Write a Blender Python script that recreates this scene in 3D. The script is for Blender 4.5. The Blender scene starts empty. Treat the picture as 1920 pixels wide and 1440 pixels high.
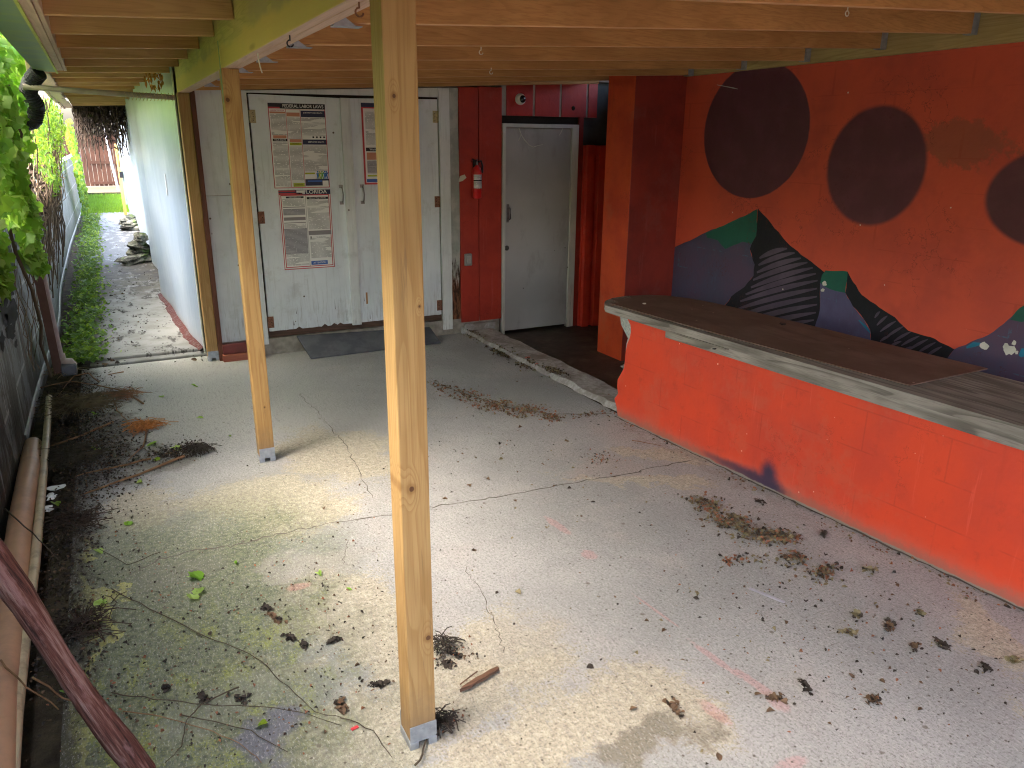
import bpy, bmesh, math, random
from mathutils import Vector, Matrix
R = math.radians
S = bpy.context.scene
# ------------------------------------------------------------ camera, sky, sun, exposure
FPX, YAW, PITCH, ROLL, CAMH = 1429., 27.66, 17.634, .471, 1.875
_y, _p, _r = R(YAW), R(PITCH), R(ROLL)
FW = Vector((math.sin(_y)*math.cos(_p), math.cos(_y)*math.cos(_p), -math.sin(_p)))
RT0 = Vector((math.cos(_y), -math.sin(_y), 0)); UP0 = RT0.cross(FW)
RT = RT0*math.cos(_r)+UP0*math.sin(_r); UP = -RT0*math.sin(_r)+UP0*math.cos(_r)
O = Vector((0, 0, CAMH))
cam = bpy.data.objects.new('camera', bpy.data.cameras.new('camera')); S.collection.objects.link(cam)
cam.matrix_world = Matrix(((RT.x, UP.x, -FW.x, 0), (RT.y, UP.y, -FW.y, 0), (RT.z, UP.z, -FW.z, CAMH), (0, 0, 0, 1)))
cam.data.sensor_width = 36; cam.data.lens = FPX/1920*36; cam.data.clip_start = .02; cam.data.clip_end = 2000
S.camera = cam
SUN_EL, SUN_AZ = 52, 262          # azimuth clockwise from +Y: light comes from the left, a touch behind
W = bpy.data.worlds.new('World'); S.world = W; W.use_nodes = True
wn = W.node_tree; bg = wn.nodes['Background']
sky = wn.nodes.new('ShaderNodeTexSky'); sky.sky_type = 'NISHITA'; sky.sun_disc = False
sky.sun_elevation = R(SUN_EL); sky.sun_rotation = R(SUN_AZ); sky.dust_density = 6.0; sky.air_density = 1.0; sky.ozone_density = .3
wn.links.new(sky.outputs[0], bg.inputs[0]); bg.inputs[1].default_value = .15
sl = bpy.data.lights.new('sun', 'SUN'); sl.energy = .5; sl.angle = R(45); sl.color = (1, .97, .92)
so = bpy.data.objects.new('sun', sl); S.collection.objects.link(so)
_d = Vector((math.sin(R(SUN_AZ))*math.cos(R(SUN_EL)), math.cos(R(SUN_AZ))*math.cos(R(SUN_EL)), math.sin(R(SUN_EL))))
so.rotation_euler = _d.to_track_quat('Z', 'Y').to_euler(); so.location = (-4, 0, 9)
S.view_settings.view_transform = 'Standard'; S.view_settings.look = 'None'
S.view_settings.exposure = 3.8; S.view_settings.gamma = 1
S.cycles.max_bounces = 10; S.cycles.diffuse_bounces = 6; S.cycles.transparent_max_bounces = 12
S.cycles.sample_clamp_indirect = 8; S.cycles.filter_width = 1.1

# pixel (of the 1920x1440 photograph) to a point on a real surface
def ray(px, py): return FW+RT*(px-960)/FPX-UP*(py-720)/FPX
def onZ(px, py, z=0.): d = ray(px, py); return O+d*((z-CAMH)/d.z)
def onX(px, py, x): d = ray(px, py); return O+d*(x/d.x)
def onY(px, py, y): d = ray(px, py); return O+d*(y/d.y)

# ------------------------------------------------------------ mesh builder
rnd = random.Random(7)
class G:
    def __init__(s): s.v = []; s.f = []; s.m = []; s.sm = []
    def add(s, vs, fs, m=0, sm=False):
        o = len(s.v); s.v += [tuple(a) for a in vs]
        for f in fs: s.f.append(tuple(i+o for i in f)); s.m.append(m); s.sm.append(sm)
        return s
    def box(s, x0, x1, y0, y1, z0, z1, m=0):
        v = [(x, y, z) for x in (x0, x1) for y in (y0, y1) for z in (z0, z1)]
        return s.add(v, [(0, 1, 3, 2), (4, 6, 7, 5), (0, 4, 5, 1), (2, 3, 7, 6), (0, 2, 6, 4), (1, 5, 7, 3)], m)
    def obox(s, c, ax, ay, az, m=0):      # centre and three half-axes
        c, ax, ay, az = Vector(c), Vector(ax), Vector(ay), Vector(az)
        v = [c+ax*i+ay*j+az*k for i in (-1, 1) for j in (-1, 1) for k in (-1, 1)]
        return s.add(v, [(0, 1, 3, 2), (4, 6, 7, 5), (0, 4, 5, 1), (2, 3, 7, 6), (0, 2, 6, 4), (1, 5, 7, 3)], m)
    def bar(s, a, b, w, h, m=0, up=(0, 0, 1)):  # box beam from a to b, a/b at the centre of the BOTTOM face
        a, b = Vector(a), Vector(b); d = (b-a); L = d.length/2; d.normalize()
        sd = d.cross(Vector(up)).normalized(); u = sd.cross(d)
        return s.obox((a+b)/2+u*h/2, d*L, sd*w/2, u*h/2, m)
    def prism(s, pts, off, m=0, mside=None):    # closed outline pts (3D) extruded by off
        n = len(pts); p = [Vector(a) for a in pts]; off = Vector(off)
        s.add(p, [tuple(range(n))], m); s.add([a+off for a in p], [tuple(reversed(range(n)))], m)
        s.add(p+[a+off for a in p], [(i, i+n, (i+1) % n+n, (i+1) % n) for i in range(n)], m if mside is None else mside)
        return s
    def poly(s, pts, m=0): return s.add(pts, [tuple(range(len(pts)))], m)
    def tube(s, pts, rad, seg=8, m=0, cap=True, sm=True):
        pts = [Vector(a) for a in pts]; n = len(pts)
        if not hasattr(rad, '__len__'): rad = [rad]*n
        vs = []; ref = Vector((.31, .17, .93))
        for i, a in enumerate(pts):
            t = (pts[min(i+1, n-1)]-pts[max(i-1, 0)]).normalized()
            if abs(t.dot(ref)) > .97: ref = Vector((1, .1, 0))
            u = t.cross(ref).normalized(); w = t.cross(u)
            vs += [a+(u*math.cos(k*2*math.pi/seg)+w*math.sin(k*2*math.pi/seg))*rad[i] for k in range(seg)]
        fs = [(i*seg+k, i*seg+(k+1) % seg, (i+1)*seg+(k+1) % seg, (i+1)*seg+k) for i in range(n-1) for k in range(seg)]
        s.add(vs, fs, m, sm)
        if cap: s.add(vs[:seg], [tuple(range(seg))], m); s.add(vs[-seg:], [tuple(reversed(range(seg)))], m)
        return s
    def lathe(s, c, prof, seg=20, m=0, axis='z'):   # prof: (r, h)
        c = Vector(c); vs = []
        for r, h in prof:
            for k in range(seg):
                a = k*2*math.pi/seg; q = (r*math.cos(a), r*math.sin(a), h)
                if axis == 'y': q = (q[0], q[2], q[1])
                vs.append(c+Vector(q))
        n = len(prof); fs = [(i*seg+k, i*seg+(k+1) % seg, (i+1)*seg+(k+1) % seg, (i+1)*seg+k) for i in range(n-1) for k in range(seg)]
        s.add(vs, fs, m, True); s.add(vs[:seg], [tuple(range(seg))], m); s.add(vs[-seg:], [tuple(reversed(range(seg)))], m)
        return s
    def leaf(s, c, n, t, size, kind='ivy', m=0, fold=.25):
        c, n, t = Vector(c), Vector(n).normalized(), Vector(t)
        t = (t-n*t.dot(n)); t = t.normalized() if t.length > 1e-4 else n.orthogonal().normalized(); w = n.cross(t)
        if kind == 'ivy': out = [(0, -.42), (.32, -.5), (.52, -.2), (.42, 0), (.46, .22), (.18, .24), (0, .62)]
        elif kind == 'heart': out = [(0, -.32), (.28, -.46), (.5, -.2), (.42, .15), (.2, .42), (0, .65)]
        elif kind == 'dry': out = [(0, -.5), (.25, -.3), (.34, .05), (.2, .3), (0, .55)]
        else: out = [(0, -.5), (.14, -.2), (.16, .1), (0, .55)]
        k = len(out); P = [(x, y) for x, y in out]+[(-x, y) for x, y in reversed(out[1:-1])]
        vs = []
        for x, y in P:
            x *= 1+rnd.uniform(-.12, .12)
            vs.append(c+w*x*size+t*y*size+n*(abs(x)*fold-y*y*.25*fold*2)*size*(1 if kind != 'dry' else rnd.uniform(.3, 2.2)))
        L = len(P); fs = []
        for i in range(1, k-1): fs.append((0, i, i+1) if i < k-1 else None)
        fs += [(0, j, (j+1) % L) for j in range(k-1, L-1)]
        return s.add(vs, fs, m)
    def blob(s, c, r, m=0, seg=10, rings=7, rough=.15, rn=rnd):
        c = Vector(c); vs = []; ph = [rn.uniform(0, 6.28) for _ in range(6)]
        for i in range(rings+1):
            th = math.pi*i/rings
            for k in range(seg):
                a = 2*math.pi*k/seg; d = Vector((math.sin(th)*math.cos(a), math.sin(th)*math.sin(a), math.cos(th)))
                q = 1+rough*(math.sin(3*d.x+ph[0])+math.sin(4*d.y+ph[1])+math.sin(5*d.z+ph[2]))+rn.uniform(-.4, .4)*rough*(0 < i < rings)
                vs.append(c+Vector((d.x*r[0], d.y*r[1], d.z*r[2]))*q)
        fs = [(i*seg+k, i*seg+(k+1) % seg, (i+1)*seg+(k+1) % seg, (i+1)*seg+k) for i in range(rings) for k in range(seg)]
        return s.add(vs, fs, m)

C = S.collection
def wloc(o):
    v = Vector((0, 0, 0))
    while o: v += o.location; o = o.parent
    return v
def put(name, g, mats, parent=None, loc=None, bevel=0):
    """link a mesh; g holds world coordinates, stored relative to its parent (or to loc when top level)"""
    base = wloc(parent) if parent else Vector(loc or (0, 0, 0))
    me = bpy.data.meshes.new(name)
    me.from_pydata([(a[0]-base.x, a[1]-base.y, a[2]-base.z) for a in g.v], [], g.f)
    for m in (mats if isinstance(mats, (list, tuple)) else [mats]): me.materials.append(m)
    me.polygons.foreach_set('material_index', g.m); me.polygons.foreach_set('use_smooth', g.sm); me.update()
    o = bpy.data.objects.new(name, me); C.objects.link(o)
    if parent: o.parent = parent
    else: o.location = base
    if bevel:
        b = o.modifiers.new('bevel', 'BEVEL'); b.width = bevel; b.segments = 2; b.limit_method = 'ANGLE'; b.angle_limit = R(50)
    return o
def tag(o, label, cat, group=None):
    o['label'] = label; o['category'] = cat
    if group: o['group'] = group
    return o
def thing(name, loc, label, cat, group=None):
    o = bpy.data.objects.new(name, None); o.empty_display_size = .1; C.objects.link(o); o.location = loc
    return tag(o, label, cat, group)
def kind(o, k): o['kind'] = k; return o
def dup(o, loc, label=None, parent=None):
    c = o.copy(); C.objects.link(c); c.parent = parent
    if loc is not None: c.location = loc
    if label: c['label'] = label
    for ch in [x for x in C.objects if x.parent == o]: dup(ch, None, None, c)
    return c

# ------------------------------------------------------------ material helpers
class M:
    def __init__(s, name, rough=.6, spec=.3, coord='Object'):
        s.mat = bpy.data.materials.new(name); s.mat.use_nodes = True; s.t = s.mat.node_tree
        s.b = s.t.nodes['Principled BSDF']; s.b.inputs['Roughness'].default_value = rough
        s.b.inputs['Specular IOR Level'].default_value = spec
        s.tc = s.t.nodes.new('ShaderNodeTexCoord'); s.co = s.tc.outputs[coord]
    def n(s, ty, props=None, **inp):
        nd = s.t.nodes.new('ShaderNode'+ty)
        for k, v in (props or {}).items(): setattr(nd, k, v)
        for k, v in inp.items():
            k = int(k[1:]) if k[0] == 'i' and k[1:].isdigit() else k.replace('_', ' ')
            s.put(nd.inputs[k], v)
        return nd
    def put(s, sock, v):
        if isinstance(v, bpy.types.NodeSocket): s.t.links.new(v, sock)
        elif isinstance(v, (tuple, list)) and len(v) == 3 and len(sock.default_value) == 4: sock.default_value = (*v, 1)
        else: sock.default_value = v
    def map(s, sc=(1, 1, 1), loc=(0, 0, 0), rot=(0, 0, 0), v=None):
        return s.n('Mapping', None, Vector=v or s.co, Scale=sc, Location=loc, Rotation=rot).outputs[0]
    def noise(s, sc, det=3, ro=.55, v=None, dist=0):
        return s.n('TexNoise', None, Vector=v or s.co, Scale=sc, Detail=det, Roughness=ro, Distortion=dist).outputs['Fac']
    def vor(s, sc, v=None, feat='F1', out='Distance', rnd_=1):
        return s.n('TexVoronoi', dict(feature=feat), Vector=v or s.co, Scale=sc, Randomness=rnd_).outputs[out]
    def ramp(s, f, *st):
        nd = s.n('ValToRGB', None, Fac=f); e = nd.color_ramp.elements
        while len(e) < len(st): e.new(.5)
        for q, (p, c) in zip(e, st):
            q.position = p; q.color = (c, c, c, 1) if isinstance(c, (int, float)) else (*c, 1)
        return nd.outputs[0]
    def step(s, f, a, b):  # smooth 0..1 between a and b
        return s.n('MapRange', dict(interpolation_type='SMOOTHSTEP'), Value=f, From_Min=a, From_Max=b).outputs[0]
    def mix(s, f, a, b, mode='MIX'):
        nd = s.n('Mix', dict(data_type='RGBA', blend_type=mode)); s.put(nd.inputs[0], f); s.put(nd.inputs[6], a); s.put(nd.inputs[7], b)
        return nd.outputs[2]
    def ma(s, op, a, b=0., c=None):
        nd = s.n('Math', dict(operation=op)); s.put(nd.inputs[0], a); s.put(nd.inputs[1], b)
        if c is not None: s.put(nd.inputs[2], c)
        return nd.outputs[0]
    def xyz(s, v=None):
        return s.n('SeparateXYZ', None, Vector=v or s.co).outputs
    def rndv(s, k=40):  # coordinates shifted by a random amount per object
        r = s.n('ObjectInfo').outputs['Random']; q = s.ma('MULTIPLY', r, k)
        cb = s.n('CombineXYZ', None, X=q, Y=s.ma('MULTIPLY', q, .37), Z=s.ma('MULTIPLY', q, 1.7)).outputs[0]
        return s.n('VectorMath', dict(operation='ADD'), i0=s.co, i1=cb).outputs[0]
    def ell(s, cx, cy, rx, ry, soft=.5, rot=0., warp=None):   # soft ellipse mask in the XY plane, 1 inside
        v = s.n('Mapping', dict(vector_type='TEXTURE'), Vector=warp or getattr(s, 'warp', None) or s.co, Location=(cx, cy, 0), Rotation=(0, 0, rot), Scale=(rx, ry, 1)).outputs[0]
        x = s.xyz(v); d = s.ma('SQRT', s.ma('ADD', s.ma('MULTIPLY', x[0], x[0]), s.ma('MULTIPLY', x[1], x[1])))
        return s.step(d, 1+soft, 1-soft)
    def bump(s, h, st=.3, dist=.01):
        s.t.links.new(s.n('Bump', None, Height=h, Strength=st, Distance=dist).outputs[0], s.b.inputs['Normal'])
    def col(s, c): s.put(s.b.inputs['Base Color'], c); return s
    def rough(s, r): s.put(s.b.inputs['Roughness'], r); return s

def simple(name, c, rough=.6, var=.15, sc=12, metal=0, bump=0, spec=.3):
    m = M(name, rough, spec); f = m.noise(sc, 4)
    m.col(m.mix(m.ramp(f, (.3, 0), (.7, 1)), tuple(a*(1-var) for a in c), tuple(min(1, a*(1+var)) for a in c)))
    m.b.inputs['Metallic'].default_value = metal
    if bump: m.bump(m.noise(sc*6, 4), bump, .004)
    return m.mat

def wood(name, c1, c2, axis=0, knots=True, rough=.62, green=None, dirt=0, placed=(), rings=15., lk=.5):
    """board timber: contour-line growth rings, fibres, knots; placed = (face axis, u, z, radius) knots in object space"""
    m = M(name, rough, .25); v = m.rndv()
    st = [9., 9., 9.]; st[axis] = .55
    n = m.noise(1, 1.5, .45, m.map(tuple(st), v=v), .15)
    if placed:
        q = m.xyz()
        for (ax_, u, z, r) in placed:
            du = m.ma('DIVIDE', m.ma('SUBTRACT', q[ax_], u), r); dz = m.ma('DIVIDE', m.ma('SUBTRACT', q[2], z), r*2.6)
            d = m.ma('SQRT', m.ma('ADD', m.ma('MULTIPLY', du, du), m.ma('MULTIPLY', dz, dz))); n = m.ma('ADD', n, m.ma('MULTIPLY', m.step(d, 3.2, .6), .16))
    fr = m.ma('FRACT', m.ma('MULTIPLY', n, rings)); line = m.ma('MULTIPLY', m.step(fr, .35, .92), m.step(fr, 1., .94))
    st3 = [170., 170., 170.]; st3[axis] = 4
    fine = m.noise(1, 3, .6, m.map(tuple(st3), v=v)); big = m.noise(2.1, 3, .55, v)
    c = m.mix(m.step(big, .35, .68), c2, tuple(a*.6+b*.4 for a, b in zip(c1, c2)))
    c = m.mix(m.ma('MULTIPLY', line, lk), c, c1)
    c = m.mix(m.ma('MULTIPLY', m.step(fine, .45, .68), .35), c, tuple(a*.8 for a in c1))
    c = m.mix(m.ma('MULTIPLY', m.step(m.noise(1, 3, .6, m.map(tuple(3*a for a in st), v=v)), .58, .72), .3), c, tuple(a*.7 for a in c1))
    if green:
        c = m.mix(m.step(m.noise(2.2, 4, .6, v), .42, .58), c, (.42, .32, .18))
        c = m.mix(m.ma('MULTIPLY', m.step(m.ma('ADD', m.xyz()[2], m.ma('MULTIPLY', m.noise(4, 4), .1)), .17, .13), .8), c, green)
    if knots:
        sk = [9., 9., 9.]; sk[axis] = 1.6
        d = m.vor(1, m.map(tuple(sk), v=v)); kx = m.xyz(m.vor(1, m.map(tuple(sk), v=v), out='Color'))[0]; on = m.step(kx, .86, .88)
        c = m.mix(m.ma('MULTIPLY', m.step(d, .2, .08), m.ma('MULTIPLY', on, .6)), c, (c1[0]*.5, c1[1]*.38, c1[2]*.3))
        c = m.mix(m.ma('MULTIPLY', m.step(d, .10, .06), on), c, (.06, .025, .012))
    for (ax_, u, z, r) in placed:
        du = m.ma('DIVIDE', m.ma('SUBTRACT', q[ax_], u), r); dz = m.ma('DIVIDE', m.ma('SUBTRACT', q[2], z), r*1.15)
        d = m.ma('ADD', m.ma('SQRT', m.ma('ADD', m.ma('MULTIPLY', du, du), m.ma('MULTIPLY', dz, dz))), m.ma('MULTIPLY', m.ma('SUBTRACT', m.noise(60, 3), .5), .5))
        c = m.mix(m.ma('MULTIPLY', m.step(d, 2.0, .9), .45), c, (c1[0]*.6, c1[1]*.45, c1[2]*.35)); c = m.mix(m.ma('MULTIPLY', m.step(d, .85, .55), .85), c, (.075, .03, .014))
    if placed:
        c = m.mix(m.ma('MULTIPLY', m.step(m.ma('ADD', q[2], m.ma('MULTIPLY', m.ma('SUBTRACT', m.noise(14, 5, .75), .5), .35)), .26, .06), .45), c, (.17, .12, .075))
        c = m.mix(m.ma('MULTIPLY', m.step(m.noise(1, 5, .75, m.map((30, 30, 1.3))), .60, .70), .55), c, (.16, .10, .055))
    m.col(c); m.bump(m.ma('ADD', fine, m.ma('MULTIPLY', line, .6)), .12, .003); return m.mat

def paint_wall(name, base, dark, chips=None, sc=3., rough=.5, gloss=False, extra=None):
    m = M(name, rough, .35)
    c = m.mix(m.step(m.noise(sc, 5, .6), .38, .68), base, dark)
    c = m.mix(m.ma('MULTIPLY', m.step(m.noise(sc*5, 4, .7), .55, .75), .5), c, tuple(a*.8 for a in dark))
    st = m.map((14, 14, 1.2)); c = m.mix(m.ma('MULTIPLY', m.step(m.noise(1, 4, .6, st), .55, .8), .35), c, tuple(a*.75 for a in dark))
    dr = m.noise(1, 4, .7, m.map((22, 22, 1.6), loc=(3, 1, 0))); c = m.mix(m.ma('MULTIPLY', m.step(dr, .60, .74), .35), c, tuple(min(1, a*1.15+.07) for a in base))
    cr = m.step(m.ma('ABSOLUTE', m.ma('SUBTRACT', m.noise(4.2, 6, .7, m.map(loc=(1, 7, 3))), .5)), .007, .002)
    c = m.mix(m.ma('MULTIPLY', cr, m.ma('MULTIPLY', m.step(m.noise(2.2), .54, .62), .4)), c, tuple(a*.3 for a in dark))
    c = m.mix(m.ma('MULTIPLY', m.step(m.noise(1.7, 6, .75, m.map(loc=(8, 2, 5))), .53, .62), .3), c, (base[0]*.8, base[1]*1.6+.02, base[2]*2.2+.02))
    if chips:
        d = m.vor(9); k = m.xyz(m.vor(9, out='Color'))[1]
        c = m.mix(m.ma('MULTIPLY', m.step(m.ma('ADD', d, m.ma('MULTIPLY', m.noise(70, 3), .08)), .10, .075), m.step(k, .90, .91)), c, chips)
        d2 = m.vor(30); k2 = m.xyz(m.vor(30, out='Color'))[0]
        c = m.mix(m.ma('MULTIPLY', m.step(d2, .14, .08), m.step(k2, .96, .965)), c, chips)
    if extra: c = extra(m, c)
    m.col(c); m.bump(m.ma('ADD', m.noise(22, 5, .6), m.ma('MULTIPLY', m.noise(4, 3), 1.5)), .22, .01)
    return m.mat

OR = (.66, .062, .022); ORD = (.52, .05, .022)
mt = {}
mt['post'] = wood('pine_post', (.29, .16, .055), (.43, .275, .115), 2)
mt['joist'] = wood('joist_wood', (.30, .15, .05), (.48, .26, .09), 0, lk=.35)
mt['joistp'] = wood('pale_joist_wood', (.36, .20, .08), (.54, .33, .14), 0, lk=.35)
mt['beam'] = wood('beam_wood', (.40, .30, .13), (.58, .45, .2), 1, green=(.66, .46, .17))
mt['jedge'] = wood('joist_edge_wood', (.46, .25, .11), (.62, .38, .18), 0, knots=False, lk=.2)  # lighter wood for joist undersides, an edge highlight put into the colour
mt['pinkwood'] = wood('soffit_wood', (.50, .35, .26), (.62, .46, .36), 1)
mt['grey_wood'] = wood('weathered_wood', (.10, .088, .075), (.33, .305, .27), 1, knots=True, rough=.8, rings=7., lk=.7)
mt['deck'] = simple('roof_deck', (.35, .24, .14), .8)
mt['galv'] = simple('galvanised_steel', (.33, .36, .40), .45, .2, 30, metal=.6)
mt['black'] = simple('black_rubber', (.015, .016, .02), .5, .3, 40)
mt['dark'] = simple('dark_gap', (.02, .014, .01), .9)
mt['white'] = simple('white_plastic', (.75, .75, .72), .35, .06)
mt['redpaint'] = simple('extinguisher_red', (.62, .02, .02), .3, .08, spec=.5)
mt['brass'] = simple('old_brass', (.45, .40, .22), .5, .3, 60, metal=.3)
mt['rust'] = simple('rusty_iron', (.22, .10, .06), .7, .4, 60)
mt['chrome'] = simple('steel_handle', (.22, .22, .21), .3, .1, 30, metal=.9)

# ------------------------------------------------------------ ground
def m_floor():
    m = M('patio_concrete', .82, .2)
    def P(px, py): q = onZ(px, py); return q.x, q.y
    wa = m.n('TexNoise', None, Vector=m.co, Scale=2.6, Detail=5.0, Roughness=.65).outputs['Color']
    wa = m.n('VectorMath', dict(operation='MULTIPLY_ADD'), i0=wa, i1=(.75, .75, 0.), i2=(-.375, -.375, 0.)).outputs[0]
    m.warp = m.n('VectorMath', dict(operation='ADD'), i0=m.co, i1=wa).outputs[0]
    sp = m.noise(95, 3, .75); sp2 = m.noise(38, 5, .7)
    brush = m.noise(1, 4, .65, m.map((60, 11, 1), rot=(0, 0, .25)))
    big = m.noise(1.1, 5, .6); mid = m.noise(4.5, 6, .7)
    grey = m.mix(m.step(big, .35, .68), (.29, .298, .298), (.372, .376, .374))
    grey = m.mix(m.ma('MULTIPLY', m.step(m.noise(2.3, 5, .65, m.map(loc=(3, 9, 0))), .5, .72), .5), grey, (.40, .375, .36))
    # far part of the slab is a little greener
    y = m.xyz(); far = m.step(m.ma('ADD', y[1], m.ma('MULTIPLY', m.ma('SUBTRACT', mid, .5), 1.5)), 4.3, 5.6)
    lft = m.step(m.ma('ADD', y[0], m.ma('MULTIPLY', big, 1.0)), 2.2, 1.2)
    grey = m.mix(m.ma('MULTIPLY', m.ma('MULTIPLY', far, lft), .8), grey, (.42, .43, .405))
    # paint worn off down to cream concrete, in patches with a ragged speckled edge
    pats = [(P(470, 935), .42, .26, 0), (P(640, 850), .36, .5, .3), (P(700, 1190), .22, .6, 0), (P(900, 1250), .38, .26, .2), (P(1010, 1390), .5, .16, 0),
            (P(1220, 1320), .2, .25, .4), (P(390, 1330), .3, .22, 0), (P(560, 960), .3, .3, 0), (P(1270, 850), .35, .15, -.6), (P(640, 1400), .35, .2, 0),
            (P(1850, 1200), .35, .12, .9), (P(250, 960), .2, .3, 0), (P(1200, 900), .5, .08, -.5), (P(600, 1130), .25, .3, 0)]
    tot = None
    for (cx, cy), rx, ry, ro in pats:
        e = m.ell(cx, cy, rx, ry, .75, ro); tot = e if tot is None else m.ma('MAXIMUM', tot, e)
    wv = m.ma('ADD', m.ma('MULTIPLY', tot, .5), m.ma('ADD', m.ma('MULTIPLY', mid, .6), m.ma('ADD', m.ma('MULTIPLY', sp, .85), m.ma('MULTIPLY', big, .35))))
    worn = m.step(wv, 1.13, 1.20)
    cream = m.mix(m.step(sp2, .4, .65), (.35, .325, .26), (.47, .44, .36))
    c = m.mix(worn, grey, cream)
    # greenish algae on the left foreground
    al = m.ma('ADD', m.ma('SUBTRACT', y[0], m.ma('MULTIPLY', m.ma('SUBTRACT', y[1], 2.0), .17)), m.ma('MULTIPLY', m.ma('SUBTRACT', mid, .5), .9))
    am = m.ma('MULTIPLY', m.step(al, .80, .12), m.step(m.ma('ADD', y[1], m.ma('MULTIPLY', big, .8)), 4.9, 3.9))
    gcol = m.mix(m.step(sp2, .4, .6), (.060, .078, .042), (.15, .175, .095)); gcol = m.mix(m.ma('MULTIPLY', m.step(sp, .55, .62), .6), gcol, (.42, .42, .28))
    c = m.mix(m.ma('MULTIPLY', am, .9), c, gcol)
    yn = m.ma('ADD', m.ma('MULTIPLY', m.noise(1, 6, .75, m.map((8, 3.2, 1), loc=(1, 2, 0))), .55), m.ma('MULTIPLY', sp, .45))
    yr = m.ma('MULTIPLY', m.step(al, .60, .2), m.step(y[1], 3.4, 2.6))
    c = m.mix(m.ma('MULTIPLY', m.ma('MULTIPLY', yr, m.step(yn, .51, .57)), .75), c, (.27, .31, .06))
    ye2 = m.ma('MULTIPLY', m.step(m.ma('ADD', m.ell(*P(163, 1200), .03, 1.1, .9), m.ma('MULTIPLY', m.noise(11, 5, .75), .9)), .95, 1.15), .7)
    c = m.mix(ye2, c, (.42, .42, .14))
    # darker dirty stains
    for (px, py, rx, ry, k, cc) in ((1240, 1385, .22, .10, .9, (.19, .175, .14)), (540, 1400, .17, .12, 1., (.13, .135, .16)), (980, 1190, .3, .12, .4, (.33, .32, .30)),
                                (600, 1050, .35, .13, .45, (.34, .32, .29)), (1130, 880, .3, .2, .4, (.38, .31, .28)), (180, 830, .3, .8, .9, (.07, .06, .05)), (300, 860, .16, .22, .6, (.12, .11, .09)),
                                (330, 690, .6, .4, .35, (.33, .33, .28)), (1700, 1010, .1, 1.2, .5, (.30, .27, .24)), (1300, 860, .05, 1.0, .4, (.25, .22, .2)), (440, 1330, .3, .12, .35, (.25, .27, .22)), (300, 1090, .3, .2, .5, (.16, .16, .13))):
        e = m.ell(*P(px, py), rx, ry, .8); c = m.mix(m.ma('MULTIPLY', m.step(m.ma('ADD', e, m.ma('MULTIPLY', m.ma('SUBTRACT', mid, .5), 1.4)), .35, .9), k), c, cc)
    ANG = .09
    # old red paint smears, running along the patio
    for (px, py, rx, ry, ro) in ((1045, 985, .028, .12, ANG), (1105, 1040, .04, .05, 0), (1340, 1235, .018, .14, ANG), (1420, 1285, .022, .12, ANG), (1340, 1335, .03, .08, ANG), (1460, 1320, .03, .05, ANG), (1480, 1435, .08, .03, 0), (1230, 1145, .008, .16, ANG), (560, 1100, .06, .03, 0)):
        e = m.ell(*P(px, py), rx, ry, .6, ro, warp=m.co); c = m.mix(m.ma('MULTIPLY', m.step(m.ma('ADD', e, m.ma('MULTIPLY', m.ma('SUBTRACT', m.noise(26, 5, .8), .5), 1.4)), .4, .9), .3), c, (.58, .22, .22))
    # soil-dark margin along the left wall
    ed = m.ma('ADD', y[0], m.ma('MULTIPLY', m.ma('SUBTRACT', m.noise(5, 6, .75), .5), .35))
    c = m.mix(m.ma('MULTIPLY', m.step(ed, -.2, -.36), .92), c, (.055, .048, .036))
    # fine grain, pits
    g1 = m.step(sp, .5, .64); c = m.mix(m.ma('MULTIPLY', g1, .7), c, m.mix(.75, c, (.08, .075, .07)))
    c = m.mix(m.ma('MULTIPLY', m.step(brush, .52, .66), .62), c, m.mix(.5, c, (.2, .2, .2)))
    c = m.mix(m.ma('MULTIPLY', m.step(brush, .45, .2), .35), c, m.mix(.4, c, (.8, .8, .8)))
    fl = m.noise(1, 3, .7, m.map((150, 60, 1), rot=(0, 0, .5)))
    c = m.mix(m.ma('MULTIPLY', m.step(fl, .56, .66), .6), c, m.mix(.6, c, (.10, .095, .09)))
    c = m.mix(m.ma('MULTIPLY', m.step(fl, .44, .36), .5), c, m.mix(.45, c, (.75, .74, .72)))
    dots = m.vor(34); dk = m.xyz(m.vor(34, out='Color'))[0]
    c = m.mix(m.ma('MULTIPLY', m.step(dots, .22, .1), m.ma('MULTIPLY', m.step(dk, .80, .82), .85)), c, (.09, .075, .06))
    dots = m.vor(13); dk = m.xyz(m.vor(13, out='Color'))[0]
    c = m.mix(m.ma('MULTIPLY', m.step(m.ma('ADD', dots, m.ma('MULTIPLY', sp2, .25)), .28, .2), m.ma('MULTIPLY', m.step(dk, .88, .9), .7)), c, (.12, .10, .08))
    m.col(c); m.bump(m.ma('ADD', m.ma('MULTIPLY', sp, .7), m.ma('ADD', brush, m.ma('MULTIPLY', sp2, .8))), .35, .004)
    return m.mat
mt['floor'] = m_floor()
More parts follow.
